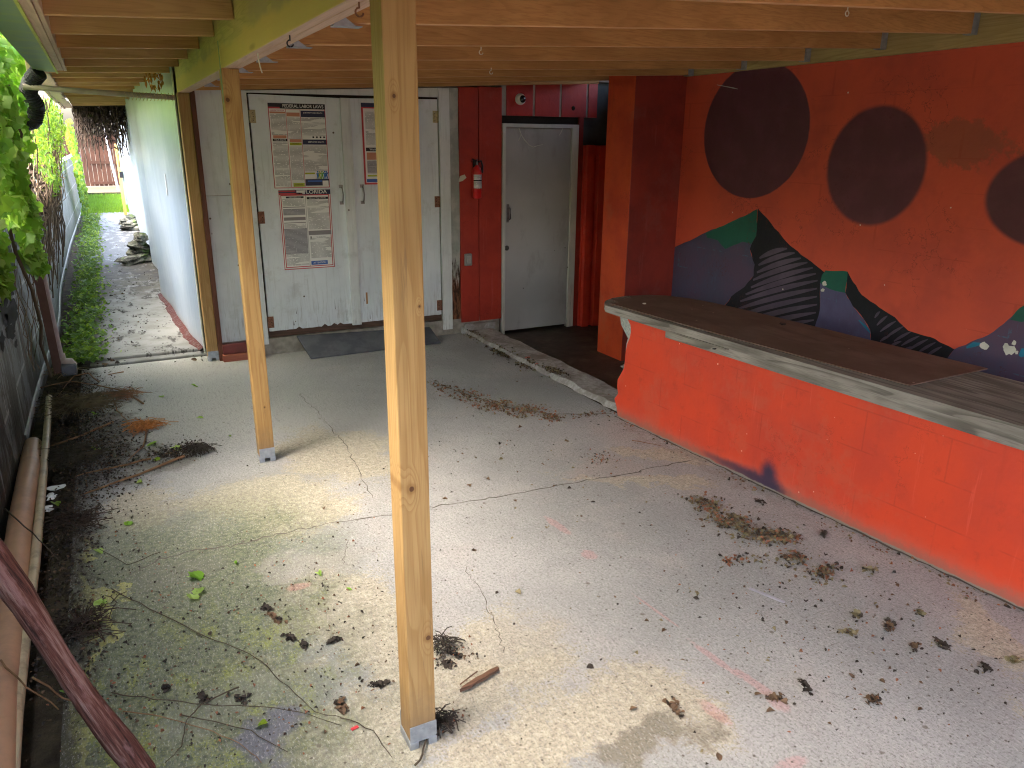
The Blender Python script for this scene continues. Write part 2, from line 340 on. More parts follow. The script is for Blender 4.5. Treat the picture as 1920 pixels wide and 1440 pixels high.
def m_path():
    m = M('path_concrete', .55, .5); y = m.xyz()
    n = m.noise(3, 6, .7); s2 = m.noise(1, 6, .75, m.map((7, 2.6, 1)))
    c = m.mix(m.step(n, .4, .65), (.25, .255, .25), (.17, .175, .16)); c = m.mix(m.step(y[1], 12., 13.), c, (.15, .155, .16))
    c = m.mix(m.step(m.ma('ADD', s2, m.ma('MULTIPLY', m.step(y[1], 9.5, 12.5), m.ma('MULTIPLY', m.step(y[1], 24, 13), .16))), .54, .62), c, (.03, .028, .025))
    # dark damp band across the path and dirt on its left edge
    b = m.ma('MULTIPLY', m.step(m.ma('ABSOLUTE', m.ma('SUBTRACT', y[1], 11.5)), 2.0, .5), .95)
    c = m.mix(m.ma('MULTIPLY', b, m.step(n, .35, .6)), c, (.085, .075, .055))
    l = m.step(m.ma('ADD', y[0], m.ma('MULTIPLY', m.ma('SUBTRACT', n, .5), .5)), -.1, -.3); c = m.mix(l, c, (.06, .055, .035))
    c = m.mix(m.ma('MULTIPLY', m.step(m.noise(60, 3, .7), .5, .7), .3), c, (.15, .15, .14))
    m.col(c); m.bump(m.noise(30, 5, .7), .3, .006)
    m.rough(m.ma('SUBTRACT', .75, m.ma('MULTIPLY', m.step(y[1], 12.5, 14), .2))); return m.mat
mt['path'] = m_path()
def m_soil():
    m = M('damp_soil', .85, .2); n = m.noise(9, 6, .75)
    c = m.ramp(n, (.3, (.025, .02, .014)), (.55, (.07, .055, .035)), (.75, (.13, .10, .07)))
    m.col(c); m.bump(n, .8, .03); return m.mat
mt['soil'] = m_soil()
g = G(); g.add([(-60, -40, -.09), (60, -40, -.09), (60, 200, -.09), (-60, 200, -.09)], [(0, 1, 2, 3)])
kind(put('ground', g, mt['soil']), 'structure')
# patio slab, with its cracks
def ribbon(g, pts, w, z, m, rn, jit=.012, sub=9):
    P = []
    for a, b in zip(pts, pts[1:]):
        for i in range(sub):
            t = i/sub; P.append((a[0]+(b[0]-a[0])*t+rn.uniform(-jit, jit), a[1]+(b[1]-a[1])*t+rn.uniform(-jit, jit)))
    P.append(pts[-1][:2]); vs = []
    for i, p in enumerate(P):
        a, b = P[max(i-1, 0)], P[min(i+1, len(P)-1)]; d = Vector((b[0]-a[0], b[1]-a[1])).normalized(); ww = w*rn.uniform(.35, 1.1)
        if i in (0, len(P)-1): ww = w*.1
        vs += [(p[0]-d.y*ww/2, p[1]+d.x*ww/2, z), (p[0]+d.y*ww/2, p[1]-d.x*ww/2, z)]
    g.add(vs, [(2*i, 2*i+1, 2*i+3, 2*i+2) for i in range(len(P)-1)], m)
g = G()
g.box(-.36, 3.10, -3.5, 7.2, -.12, 0)
g.box(3.10, 6.0, -3.5, 4.24, -.12, -.004)
rc = random.Random(3)
def zp(*L): return [tuple(onZ(*q))[:2] for q in L]
for L, w in (([(250, 1075), (300, 1048), (380, 1030), (430, 1026), (520, 1002), (600, 985), (735, 965), (815, 950), (930, 932), (1075, 905), (1180, 888), (1300, 862)], .011),
             ([(812, 716), (880, 742), (960, 766), (1035, 777), (1148, 776)], .014), ([(612, 795), (650, 835), (665, 870), (700, 935)], .006),
             ([(560, 740), (600, 775), (612, 795)], .004), ([(870, 1060), (900, 1110), (930, 1170), (945, 1225)], .005), ([(640, 1060), (655, 1010)], .003)):
    ribbon(g, zp(*L), w, .0015, 1, rc)
ribbon(g, [(3.013-.062*(y_-5)-.016, y_) for y_ in (4.22, 3.6, 3.0, 2.4, 1.8, 1.2, .6)], .018, .0016, 1, rc, .006, 14)
kind(put('patio_floor', g, [mt['floor'], simple('crack_dark', (.10, .09, .075), .9)]), 'structure')
# kerb between patio and bar floor
def kerbgrid():
    g = G(); n = 40; vs = []
    rk = random.Random(5)
    for i in range(n+1):
        yy = 4.26+i*(6.98-4.26)/n; j = rk.uniform(-.012, .012)
        top = .028+.006*math.sin(i*.7)
        xl = 3.09+.04*(1-i/n)+j; xr = 3.41+rk.uniform(-.006, .006)
        vs += [(xl, yy, -.01), (xl+.03, yy, top), (xr-.02, yy, top), (xr, yy, -.1)]
    fs = [(4*i+k, 4*i+k+1, 4*i+k+5, 4*i+k+4) for i in range(n) for k in range(3)]
    g.add(vs, fs, 0); g.poly([vs[0], vs[1], vs[2], vs[3]]); g.poly([vs[-1], vs[-2], vs[-3], vs[-4]]); return g
mk = M('kerb_concrete', .85, .2); n_ = mk.noise(30, 5, .75)
mk.col(mk.mix(mk.step(mk.noise(5, 5, .7), .4, .65), mk.mix(mk.step(n_, .4, .6), (.34, .33, .32), (.46, .45, .45)), (.24, .22, .2))); mk.bump(n_, .6, .01)
mt['kerb'] = mk.mat
kind(put('kerb', kerbgrid(), mt['kerb']), 'structure')
mb = M('bar_floor_dirt', .6, .4); n_ = mb.noise(6, 6, .7)
mb.col(mb.ramp(n_, (.3, (.02, .014, .01)), (.55, (.06, .043, .034)), (.8, (.14, .11, .09)))); mb.bump(n_, .4, .01); mt['barfloor'] = mb.mat
g = G(); g.box(3.40, 6.0, 4.24, 7.1, -.2, -.06); kind(put('bar_floor', g, mt['barfloor']), 'structure')
# narrow path along the white wall
g = G(); g.box(-.36, .75, 7.36, 22.9, -.12, .035); g.box(-.3, .66, 7.24, 7.36, -.12, .012)
kind(put('path', g, mt['path'], bevel=.012), 'structure')
g = G(); g.box(-3, 3, 30, 36, -.1, .12); kind(put('pavement', g, simple('pale_paving', (.09, .07, .04), .8)), 'structure')

# ------------------------------------------------------------ roof
AX = .641; PW = .089
roof = thing('patio_roof', (.69, 4, 2.4), 'lean-to patio roof of bare orange-brown timber joists over the concrete floor', 'roof')
rows = [(-2.79, -2.0, 2.61), (-2.11, -1.4, 2.6), (-1.43, -.8, 2.59), (-.75, -.2, 2.57), (-.07, .5, 2.56), (.61, 1.1, 2.545), (1.29, 1.75, 2.53), (1.97, 2.38, 2.50), (2.65, 3.0, 2.487), (3.33, 3.59, 2.463), (4.01, 4.2, 2.438), (4.69, 4.82, 2.43), (5.37, 5.44, 2.424), (6.05, 6.08, 2.424)]
for i, (yb, yw, zw) in enumerate(rows):
    g = G(); g.bar((.732, yb+.02, 2.236), (4.555, yw+.02, zw), .038, .235); g.m[4] = 1
    put('joist', g, [mt['joist'], mt['jedge']], roof, bevel=.003)
lrows = [(-2.79+.68*k) for k in range(0, 15)]
for i, yy in enumerate(lrows):
    g = G(); g.bar((-.122, yy, 2.364), (.639, yy, 2.40), .038, .14); g.m[4] = 1
    put('joist', g, [mt['joistp' if i % 3 else 'joist'], mt['jedge']], roof, bevel=.003)
yy = 7.33
while yy < 15.2:
    g = G(); g.bar((-.25, yy, 2.36), (.62, yy, 2.395), .038, .14); g.m[4] = 1; put('joist', g, [mt['joistp' if rnd.random() < .5 else 'joist'], mt['jedge']], roof, bevel=.003); yy += .605
g = G(); g.bar((-.13, -3.0, 2.36), (-.13, 7.1, 2.36), .02, .20); put('rim_board', g, mt['pinkwood'], roof, bevel=.002)
g = G(); g.box(-.185, -.142, -3.0, 6.95, 2.352, 2.365); put('soffit_board', g, mt['pinkwood'], roof, bevel=.002)
for (y0, y1, xo) in ((7.2, 8.6, 0), (8.6, 10.4, .01), (10.4, 12.8, .02), (12.8, 15.2, .0)):
    g = G(); g.box(-.36-xo, -.25-xo, y0, y1-.01, 2.345, 2.36); g.box(-.39-xo, -.362-xo, y0, y1, 2.33, 2.5); put('fascia_board', g, mt['pinkwood'], roof, bevel=.003)
# header along the back wall
g = G(); g.bar((.74, 6.94, 2.262), (4.5, 6.94, 2.452), .05, .25); put('header_board', g, mt['joist'], roof, bevel=.003)
g = G(); g.bar((.74, 6.80, 2.238), (4.5, 6.80, 2.43), .04, .2); g.m[4] = 1; put('joist', g, [mt['joist'], mt['jedge']], roof, bevel=.003)
# ledger on the mural wall with its hangers
g = G(); g.box(4.558, 4.598, -3.0, 5.57, 2.42, 2.70); lg = put('ledger_board', g, wood('ledger_wood', (.34, .24, .09), (.5, .38, .16), 1), roof, bevel=.003)
for yb, yw, zw in rows[6:]:
    g = G(); g.box(4.50, 4.556, yw-.005, yw-.001, zw-.004, zw+.16); g.box(4.50, 4.556, yw+.042, yw+.046, zw-.004, zw+.16); g.box(4.50, 4.556, yw-.005, yw+.046, zw-.008, zw-.004)
    put('joist_hanger', g, mt['galv'], lg)
# deck above
g = G(); g.add([(-.40, -3.0, 2.505), (.66, -3.0, 2.56), (.66, 15.4, 2.56), (-.40, 15.4, 2.505), (-.40, -3.0, 2.535), (.66, -3.0, 2.59), (.66, 15.4, 2.59), (-.40, 15.4, 2.535)],
               [(0, 1, 2, 3), (4, 7, 6, 5), (0, 4, 5, 1), (2, 6, 7, 3), (0, 3, 7, 4), (1, 5, 6, 2)])
g.add([(.66, -3.0, 2.62), (5.2, -3.0, 2.85), (5.2, 7.3, 2.85), (.66, 7.3, 2.56), (.66, -3.0, 2.65), (5.2, -3.0, 2.9), (5.2, 7.3, 2.9), (.66, 7.3, 2.6)],
               [(0, 1, 2, 3), (4, 7, 6, 5), (0, 4, 5, 1), (2, 6, 7, 3), (0, 3, 7, 4), (1, 5, 6, 2)])
put('roof_deck', g, mt['deck'], roof)

# the long beam on the posts
bm = thing('timber_beam', (AX+PW/2, 6.9, 2.229), 'long doubled timber beam stained yellow-green, carried on three pine posts', 'beam')
g = G(); g.box(AX, AX+.043, -3.0, 7.10, 2.229, 2.52); g.box(AX+.046, AX+PW, -3.0, 7.10, 2.231, 2.52); g.m[4] = g.m[10] = 1; put('beam_board', g, [mt['beam'], mt['pinkwood']], bm, bevel=.004)
for yb, yw, zw in rows[6:]:
    g = G()
    for s_ in (-1, 1): g.add([(AX+PW+.001, yb+.02+s_*.0235, z_) for z_ in (2.226, 2.28)]+[(AX+PW+.075, yb+.02+s_*.0235, 2.2285)], [(0, 1, 2)])
    g.box(AX+PW+.001, AX+PW+.095, yb-.004, yb+.044, 2.228, 2.2305)
    put('joist_hanger', g, mt['galv'], bm)
# posts
def post(y, x, label, ztop=2.229, mat=None):
    t = thing('wooden_post', (x+PW/2, y+PW/2, 0), label, 'post', 'square pine posts under the beam')
    g = G(); g.box(x, x+PW, y, y+PW, .03, ztop); put('shaft', g, mat or mt['post'], t, bevel=.004)
    g = G()
    g.box(x-.001, x+PW+.001, y-.0035, y-.0005, .03, .088); g.box(x-.001, x+PW+.001, y+PW+.0005, y+PW+.0035, .03, .088)   # straps
    g.box(x-.002, x+.028, y-.004, y+PW+.004, .0, .027); g.box(x+PW-.028, x+PW+.002, y-.004, y+PW+.004, .0, .027); g.box(x-.001, x+PW+.001, y-.002, y+PW+.002, .024, .029)
    for sx in (.02, .045, .07):
        g.lathe((x+sx, y-.0055, .06 if sx != .045 else .072), [(.004, 0), (.004, .002)], 8, axis='y')
    put('post_base', g, mt['galv'], t, bevel=.001)
    return t
def kn(px, py, y, x): q = onY(px, py, y); return (0, q.x-x-PW/2, q.z, .0105)
post(1.906, AX, 'nearest pine post, tall in the middle of the patio with a galvanised base', mat=wood('pine_near', (.29, .16, .055), (.43, .275, .115), 2, knots=False, placed=[kn(772, 917, 1.906, AX), kn(803, 1196, 1.906, AX), kn(745, 915, 1.906, AX), (0, -.02, 1.98, .006), (0, .03, 1.45, .004)]))
post(4.493, AX-.010, 'middle pine post with a large dark knot near its top, left of the posters', mat=wood('pine_middle', (.29, .155, .05), (.43, .265, .10), 2, knots=False, placed=[(0, onY(427, 187, 4.493).x-AX+.010-PW/2, onY(427, 187, 4.493).z, .014), (0, .01, .35, .005)]))
post(6.996, AX-.010, 'farthest pine post, standing at the corner of the white corridor wall', 2.229)
# metal strap up the middle post
g = G(); g.box(AX-.013, AX-.0105, 4.50, 4.515, 2.06, 2.36); put('corner_strap', g, simple('green_metal', (.2, .27, .18), .5, .2, 40, .4), bm)

# ------------------------------------------------------------ screw hooks
def hook(p, label, ring=False, straight=False, first=[None]):
    g = G(); p = Vector(p)
    if straight: pts = [p, p+Vector((.002, 0, -.03)), p+Vector((.006, 0, -.055)), p+Vector((.012, 0, -.08))]
    else:
        pts = [p, p+Vector((0, 0, -.018))]
        n = 12; a1 = 2*math.pi if ring else 1.45*math.pi
        for i in range(n+1):
            a = math.pi/2+a1*i/n; pts.append(p+Vector((.011*math.cos(a), 0, -.027+.011*math.sin(a))))
    g.tube(pts, .0028, 6); o = put('screw_hook', g, simple('hook_metal', (.62, .6, .5), .4, .2, 50, .4), loc=p)
    return tag(o, label, 'hook', 'screw hooks in the ceiling timbers')
hook(onY(1590, 13, 2.66), 'closed pale ring hook under the joist at the upper right', ring=True)
hook(onY(902, 88, 4.03), 'small s-shaped hook under a joist, upper of the pair right of the near post')
hook(onY(921, 127, 4.72), 'small s-shaped hook under a joist, lower of the pair right of the near post')
hook(onZ(483, 99, 2.229), 'straight white hook in the beam just right of the middle post', straight=True)
h_ = hook(onZ(543, 66, 2.229), 'bent black hook on the underside of the yellow beam', )
h_.data.materials[0] = mt['black']
h_ = hook(onZ(673, 2, 2.231), 'dark hook on the beam underside at the nearest post top')
h_.data.materials[0] = mt['rust']

# ------------------------------------------------------------ white corridor wall (left)
mw = M('white_panel_paint', .32, .5); y_ = mw.xyz()
c_ = mw.mix(mw.step(mw.noise(2, 4, .6, mw.map((3, .6, 1))), .4, .7), (.22, .285, .38), (.28, .34, .42))
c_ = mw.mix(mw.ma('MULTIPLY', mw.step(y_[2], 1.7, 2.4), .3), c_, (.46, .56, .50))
c_ = mw.mix(mw.ma('MULTIPLY', mw.step(mw.noise(1, 5, .7, mw.map((9, 9, .5))), .52, .68), .35), c_, (.16, .21, .24)); d_ = mw.vor(5); k_ = mw.xyz(mw.vor(5, out='Color'))[1]
c_ = mw.mix(mw.ma('MULTIPLY', mw.step(mw.ma('ADD', d_, mw.ma('MULTIPLY', mw.noise(40), .1)), .13, .09), mw.step(k_, .88, .9)), c_, (.2, .21, .2))
c_ = mw.mix(mw.ma('MULTIPLY', mw.step(mw.ma('ADD', y_[2], mw.ma('MULTIPLY', mw.noise(8, 5, .7), .2)), .28, .12), .6), c_, (.33, .34, .33))
mw.col(c_); mw.bump(mw.noise(2.5, 3, .5, mw.map((1, 1.6, .5))), .35, .03); mt['wpanel'] = mw.mat
def wx(y, z):
    pts = [(7.2, .628), (8, .57), (9, .525), (10, .52), (13, .55), (17, .57), (23.5, .56)]
    for (a, xa), (b, xb) in zip(pts, pts[1:]):
        if y <= b: t = (y-a)/(b-a); t = t*t*(3-2*t); x = xa+(xb-xa)*t; break
    else: x = pts[-1][1]
    lean = .0 if y < 7.3 else .05*min(1, (y-7.3)/1.2)
    wav = (.035*math.sin(y*2.3+.3*z)+.015*math.sin(y*1.1+z))*min(1, max(0, (y-8.3)/2))
    return x-lean*(z/2.4)**1.5+wav
g = G(); NY, NZ = 110, 14; z0w, z1w = .06, 2.52
vs = [(wx(7.2+i*(23.4-7.2)/NY, z0w+(z1w-z0w)*k/NZ), 7.2+i*(23.4-7.2)/NY, z0w+(z1w-z0w)*k/NZ) for i in range(NY+1) for k in range(NZ+1)]
g.add(vs, [(i*(NZ+1)+k, (i+1)*(NZ+1)+k, (i+1)*(NZ+1)+k+1, i*(NZ+1)+k+1) for i in range(NY) for k in range(NZ)], 0, True)
ww = thing('white_side_wall', (.8, 7.2, 0), 'long glossy bluish-white panelled wall with a wavy surface, lining the narrow path', 'wall')
put('wall_panel', g, mt['wpanel'], ww)
g = G(); g.box(.74, 1.0, 7.3, 23.4, -.05, 2.9); g.box(.645, .74, 7.3, 15.4, 2.45, 2.9); g.box(.72, .95, 7.14, 7.30, -.05, 2.262); put('wall_core', g, simple('wall_core', (.4, .38, .36), .8), ww)
g = G(); g.box(.618, .628, 7.16, 7.195, .04, 2.40); put('edge_trim', g, simple('trim_white', (.68, .72, .62), .5, .15, 20), ww)
g = G(); o_ = onX(335, 385, .60); g.box(wx(8.2, 1.4)-.006, wx(8.2, 1.4)-.002, 8.15, 8.24, 1.36, 1.56); put('patch_plate', g, simple('patch_grey', (.52, .55, .6), .4, .2, 50), ww)
# peeling red sill strip at its foot
g = G(); rk = random.Random(9); vs = []
for i in range(31):
    yy = 7.26+i*.1; a = wx(yy, .06)-.004; w_ = .035+.02*rk.random()+(.02 if 1 < i < 22 else 0); vs += [(a-w_, yy, .041), (a, yy, .066)]
g.add(vs, [(2*i, 2*i+1, 2*i+3, 2*i+2) for i in range(30)])
m_ = M('peeling_red', .7); m_.col(m_.mix(m_.step(m_.noise(24, 5, .8), .5, .58), (.07, .010, .008), (.11, .075, .07)))
put('red_sill', g, m_.mat, ww)
# downspout post and box at the far end
t = thing('meter_post', (.47, 22, 0), 'yellow timber post with a grey panel at the far end of the white wall', 'post')
g = G(); g.box(.40, .47, 21.9, 22.0, .035, 1.75); put('shaft', g, wood('yellow_wood', (.55, .36, .10), (.7, .5, .18), 2), t)
g = G(); g.box(.47, .56, 21.8, 21.9, .3, 1.9); put('panel', g, simple('teal_grey', (.30, .38, .34), .5), t)
g = G(); g.box(.42, .5, 21.7, 21.79, .95, 1.1); put('bracket', g, mt['black'], t)
t = tag(put('leaning_post', G().tube([(.50, 31, .1), (.40, 31, 1.1), (.34, 31, 2.2)], .045, 8), simple('grey_post', (.42, .4, .42), .7)), 'thin leaning grey post in front of the red-brown gate', 'post')

# ------------------------------------------------------------ back wall with doors
YW = 6.987
bw = thing('back_wall', (2.6, YW, 0), 'back wall of the patio, white timber on the left and red-orange panels on the right', 'wall')
def m_white(name, low=.2, seam=False, c1=(.60, .615, .60), c2=(.52, .545, .535)):
    m = M(name, .5, .35); y = m.xyz()
    c = m.mix(m.step(m.noise(2.2, 5, .6), .38, .66), c1, c2)
    v = m.map((30, 30, 2.2)); st = m.noise(1, 5, .7, v)
    c = m.mix(m.ma('MULTIPLY', m.step(st, .5, .75), .4), c, (.36, .37, .35))
    lowm = m.step(y[2], -.1, -.85) if False else m.step(m.ma('ADD', y[2], m.ma('MULTIPLY', m.noise(4, 4), .5)), .95, .3)
    c = m.mix(m.ma('MULTIPLY', lowm, m.ma('MULTIPLY', m.step(m.noise(1, 5, .75, m.map((45, 45, 4))), .5, .66), .7)), c, (.30, .28, .25))
    c = m.mix(m.ma('MULTIPLY', m.step(m.noise(3.3, 6, .72, m.map(loc=(4, 4, 2))), .54, .66), .3), c, (.40, .41, .37))
    d = m.vor(11); k = m.xyz(m.vor(11, out='Color'))[0]
    c = m.mix(m.ma('MULTIPLY', m.step(d, .12, .07), m.step(k, .9, .92)), c, (.12, .09, .07))
    m.col(c); m.bump(m.ma('ADD', m.ma('MULTIPLY', st, lowm), m.ma('MULTIPLY', m.noise(5, 4), .4)), .5, .012); return m.mat
mt['wdoor'] = m_white('old_white_paint', c1=(.74, .79, .80), c2=(.66, .71, .73)); mt['wtrim'] = m_white('white_trim_paint', c1=(.72, .75, .73), c2=(.63, .66, .64))
mt['wside'] = m_white('white_board_paint', c1=(.68, .71, .72), c2=(.58, .61, .63))
mt['red'] = paint_wall('red_panel_paint', (.42, .040, .020), (.32, .030, .016))
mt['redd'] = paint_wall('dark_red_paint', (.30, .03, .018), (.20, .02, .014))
mt['orange'] = paint_wall('orange_pier_paint', (.64, .085, .025), (.52, .055, .02), chips=(.7, .6, .5))
g = G(); g.box(.722, .757, YW-.03, YW+.03, .0, 2.262); put('brown_stud', g, wood('brown_stud', (.085, .03, .018), (.15, .058, .035), 2), bw)
g = G(); g.box(.759, 1.115, YW+.012, YW+.03, .155, 1.42); g.box(.759, 1.115, YW+.012, YW+.03, 1.424, 2.262); put('white_panel', g, mt['wside'], bw, bevel=.002)
g = G(); g.box(.72, 1.12, YW+.032, YW+.1, -.05, 2.262); g.box(1.12, 2.97, YW+.11, YW+.16, -.05, 2.28); g.box(2.97, 3.52, YW+.032, YW+.12, -.05, 2.35); g.box(1.1, 3.5, YW+.0, YW+.25, -.12, .15)
put('wall_core', g, simple('raw_block', (.30, .27, .23), .85, .3, 14, bump=.5), bw)
g = G(); g.box(1.09, 1.158, YW-.012, YW+.03, .10, 2.262); g.box(2.868, 2.972, YW-.014, YW+.03, .055, 2.345)
g.add([(1.158, YW-.006, 2.246), (2.868, YW-.006, 2.262), (2.868, YW-.006, 2.345), (1.158, YW-.006, 2.262), (1.158, YW+.03, 2.246), (2.868, YW+.03, 2.262), (2.868, YW+.03, 2.345), (1.158, YW+.03, 2.262)],
      [(0, 1, 2, 3), (0, 4, 5, 1), (1, 5, 6, 2), (3, 2, 6, 7)])
put('door_frame', g, mt['wtrim'], bw, bevel=.003)
g = G(); g.box(1.12, 2.9, YW+.045, YW+.108, .10, 2.30); put('door_void', g, mt['dark'], bw)
g = G(); g.box(.70, 5.3, YW+.26, YW+.34, -.12, 2.95); g.box(.66, 5.3, YW-.02, YW+.3, 2.46, 2.95); put('wall_backing', g, simple('backing_block', (.2, .15, .12), .9), bw)
def leafdoor(x0, x1, zt0, zt1, zb, seed, hinges, hx, label):
    rk = random.Random(seed); n = 26; top = [(x0, zt0), (x1, zt1)]; bot = []
    for i in range(n+1):
        x = x1+(x0-x1)*i/n; bot.append((x, zb+rk.uniform(-.001, .003)+(.02 if rk.random() < .08 else 0)))
    pts = [(x, YW, z) for x, z in top+bot]
    g = G(); g.prism(pts, (0, .04, 0)); d = put('door', g, mt['wdoor'], bw, bevel=0); d['label'] = label
    for z, m in hinges:
        h = G(); xs = 1 if hx < (x0+x1)/2 else -1
        h.box(min(hx, hx+xs*.05), max(hx, hx+xs*.05), YW-.004, YW-.001, z-.052, z+.052); h.tube([(hx, YW-.006, z-.05), (hx, YW-.006, z+.05)], .006, 8)
        for dz in (-.03, 0, .03): h.lathe((hx+xs*.03, YW-.0055, z+dz), [(.004, 0), (.004, .0015)], 6, 1, axis='y')
        put('hinge', h, [m, mt['dark']], d)
    return d
dl = leafdoor(1.174, 1.945, 2.236, 2.226, .214, 1, [(2.06, mt['brass']), (1.23, mt['rust']), (.30, mt['rust'])], 1.168, 'left leaf with two law posters')
dr = leafdoor(2.033, 2.855, 2.228, 2.243, .214, 2, [(2.09, mt['brass']), (1.32, mt['rust']), (.31, mt['rust'])], 2.858, 'right leaf with split bottom corner')
g = G(); g.box(1.938, 2.026, YW-.022, YW-.001, .20, 2.228); put('cover_strip', g, mt['wtrim'], dl, bevel=.002)
for x, d in ((1.905, dl), (2.10, dr)):
    g = G(); z0, z1 = 1.335, 1.48
    for z in (z0, z1): g.box(x-.018, x+.018, YW-.006, YW-.001, z-.014, z+.014)
    g.tube([(x+.004, YW-.004, z0), (x+.006, YW-.03, z0+.02), (x+.008, YW-.04, (z0+z1)/2), (x+.006, YW-.03, z1-.02), (x+.004, YW-.004, z1)], .006, 8)
    put('handle', g, mt['chrome'], d)
# dark splits and rot holes at the foot of the doors (thin recessed slivers)
g = G()
for px, py, w, h in ((628, 570, .006, .10), (671, 585, .008, .13), (676, 590, .006, .15), (683, 560, .004, .05), (551, 605, .01, .05), (556, 585, .006, .03), (660, 565, .004, .1), (650, 590, .004, .12), (694, 590, .004, .08)):
    p = onY(px, py, YW-.002); g.poly([(p.x-w/2, YW-.0022, p.z-h/2), (p.x+w/2, YW-.0022, p.z-h/2), (p.x, YW-.0022, p.z+h/2)])
put('split', g, mt['dark'], dl)
g = G(); p = onY(688, 560, YW-.002); g.box(p.x-.008, p.x+.008, YW-.003, YW-.0005, p.z-.05, p.z+.06); put('bare_patch', g, simple('bare_wood', (.42, .22, .1), .8), dr)
# ragged dark gap and rotten sill under the doors
g = G(); rk = random.Random(12)
g.box(1.16, 2.88, YW+.03, YW+.044, .155, .24)
put('sill', g, wood('sill_wood', (.05, .03, .02), (.16, .09, .06), 0, knots=False), bw)
# rotten strip between white frame and red panel
mr = M('rotten_strip', .8, .2); y_ = mr.xyz(); n_ = mr.noise(1, 5, .7, mr.map((25, 25, 5)))
c_ = mr.mix(mr.step(mr.noise(6, 4), .4, .6), (.47, .48, .43), (.36, .38, .34)); rz = mr.ma('ADD', y_[2], mr.ma('MULTIPLY', mr.ma('SUBTRACT', n_, .5), 1.1))
c_ = mr.mix(mr.step(rz, .72, .5), c_, mr.mix(mr.step(n_, .42, .6), (.05, .025, .015), (.24, .10, .05))); mr.col(c_); mr.bump(n_, .8, .02)
g = G(); rk = random.Random(4); pts = [(2.972, .06), (3.07, .06)]+[(3.07+rk.uniform(-.006, .01), .1+i*.15) for i in range(15)]+[(3.07, 2.35), (2.972, 2.35)]
g.prism([(x, YW+.004, z) for x, z in pts], (0, .03, 0)); put('rotten_strip', g, mr.mat, bw)
# red panels
g = G(); g.box(3.07, 3.268, YW-.01, YW+.03, .11, 2.36); g.box(3.274, 3.522, YW-.01, YW+.03, .11, 2.37); put('red_panel', g, mt['red'], bw, bevel=.003)
g = G(); g.poly([(3.055, YW-.0115, 1.50), (3.10, YW-.0115, 1.51), (3.14, YW-.0115, 1.54), (3.12, YW-.0115, 1.57), (3.07, YW-.0115, 1.555)]); put('paint_chip', g, simple('chip', (.55, .5, .4), .8), bw)
g = G(); g.box(3.10, 3.44, YW-.05, YW+.02, -.06, .095); g.box(3.06, 3.2, YW-.03, YW-.002, -.01, .06); put('wall_foot', g, mt['kerb'], bw, bevel=.01)
# blocks above the grey door, with grey joints
g = G(); zb_ = 2.118
xs = [onY(p, 190, YW).x for p in (947, 1001, 1051, 1101)]
edges = [3.524]+[v for x in xs for v in (x-.014, x+.014)]+[4.62]
g.box(3.524, 4.62, YW+.006, YW+.2, zb_, 2.46, 1)
bl = [(xs[0]+.014, xs[1]-.014), (xs[1]+.014, xs[2]-.014), (xs[2]+.014, xs[3]-.014), (xs[3]+.014, 4.62)]
for a, b in bl: g.box(a, b, YW-.004, YW+.004, zb_, 2.45, 0)
put('lintel_blocks', g, [paint_wall('lintel_red', (.42, .035, .025), (.30, .025, .022)), simple('mortar_grey', (.36, .34, .31), .8)], bw)
g = G(); g.box(3.53, 4.44, YW+.02, YW+.1, 2.02, 2.12); put('door_gap', g, mt['dark'], bw)
g = G(); g.lathe(onY(1075, 203, YW-.006), [(.022, 0), (.012, -.012)], 14, axis='y'); put('cable_hole', g, mt['dark'], bw)
# grey door
g = G(); g.box(3.528, 3.562, YW-.02, YW+.03, -.06, 2.045); g.box(4.325, 4.402, YW-.02, YW+.03, -.06, 2.045); g.box(3.562, 4.325, YW-.02, YW+.03, 2.008, 2.045)
m_ = m_white('steel_frame_paint', c1=(.60, .60, .55), c2=(.50, .50, .46)); put('door_frame', g, m_, bw, bevel=.002)
mg = M('grey_door_paint', .38, .45); y_ = mg.xyz()
c_ = mg.mix(mg.step(mg.noise(1.6, 4, .5), .4, .65), (.42, .42, .415), (.36, .36, .355)); c_ = mg.mix(mg.ma('MULTIPLY', mg.step(mg.noise(1, 5, .7, mg.map((5, 5, 1.8))), .52, .66), .35), c_, (.24, .22, .20)); d_ = mg.vor(16); k_ = mg.xyz(mg.vor(16, out='Color'))[0]
c_ = mg.mix(mg.ma('MULTIPLY', mg.step(d_, .13, .08), mg.step(k_, .93, .95)), c_, (.1, .09, .08)); mg.col(c_); mg.bump(mg.noise(40, 3), .08, .003)
g = G(); g.box(3.566, 4.321, YW, YW+.035, -.03, 2.004); gd = put('door', g, mg.mat, bw, bevel=.002); gd['label'] = 'flat grey steel door'
g = G(); p = onY(952, 400, YW); g.tube([(p.x, YW-.002, p.z-.07), (p.x+.004, YW-.05, p.z-.05), (p.x+.004, YW-.05, p.z+.05), (p.x, YW-.002, p.z+.07)], .008, 8); g.box(p.x-.014, p.x+.014, YW-.004, YW-.0005, p.z-.09, p.z+.09); put('handle', g, simple('dark_steel', (.2, .2, .2), .4, .2, 30, .7), gd)
g = G(); g.lathe((onY(950, 465, YW).x, YW-.012, onY(950, 465, YW).z), [(.02, 0), (.026, .006), (.026, .0115)], 14, axis='y'); put('lock', g, simple('lock_dark', (.12, .11, .1), .5, .2, 30, .6), gd)
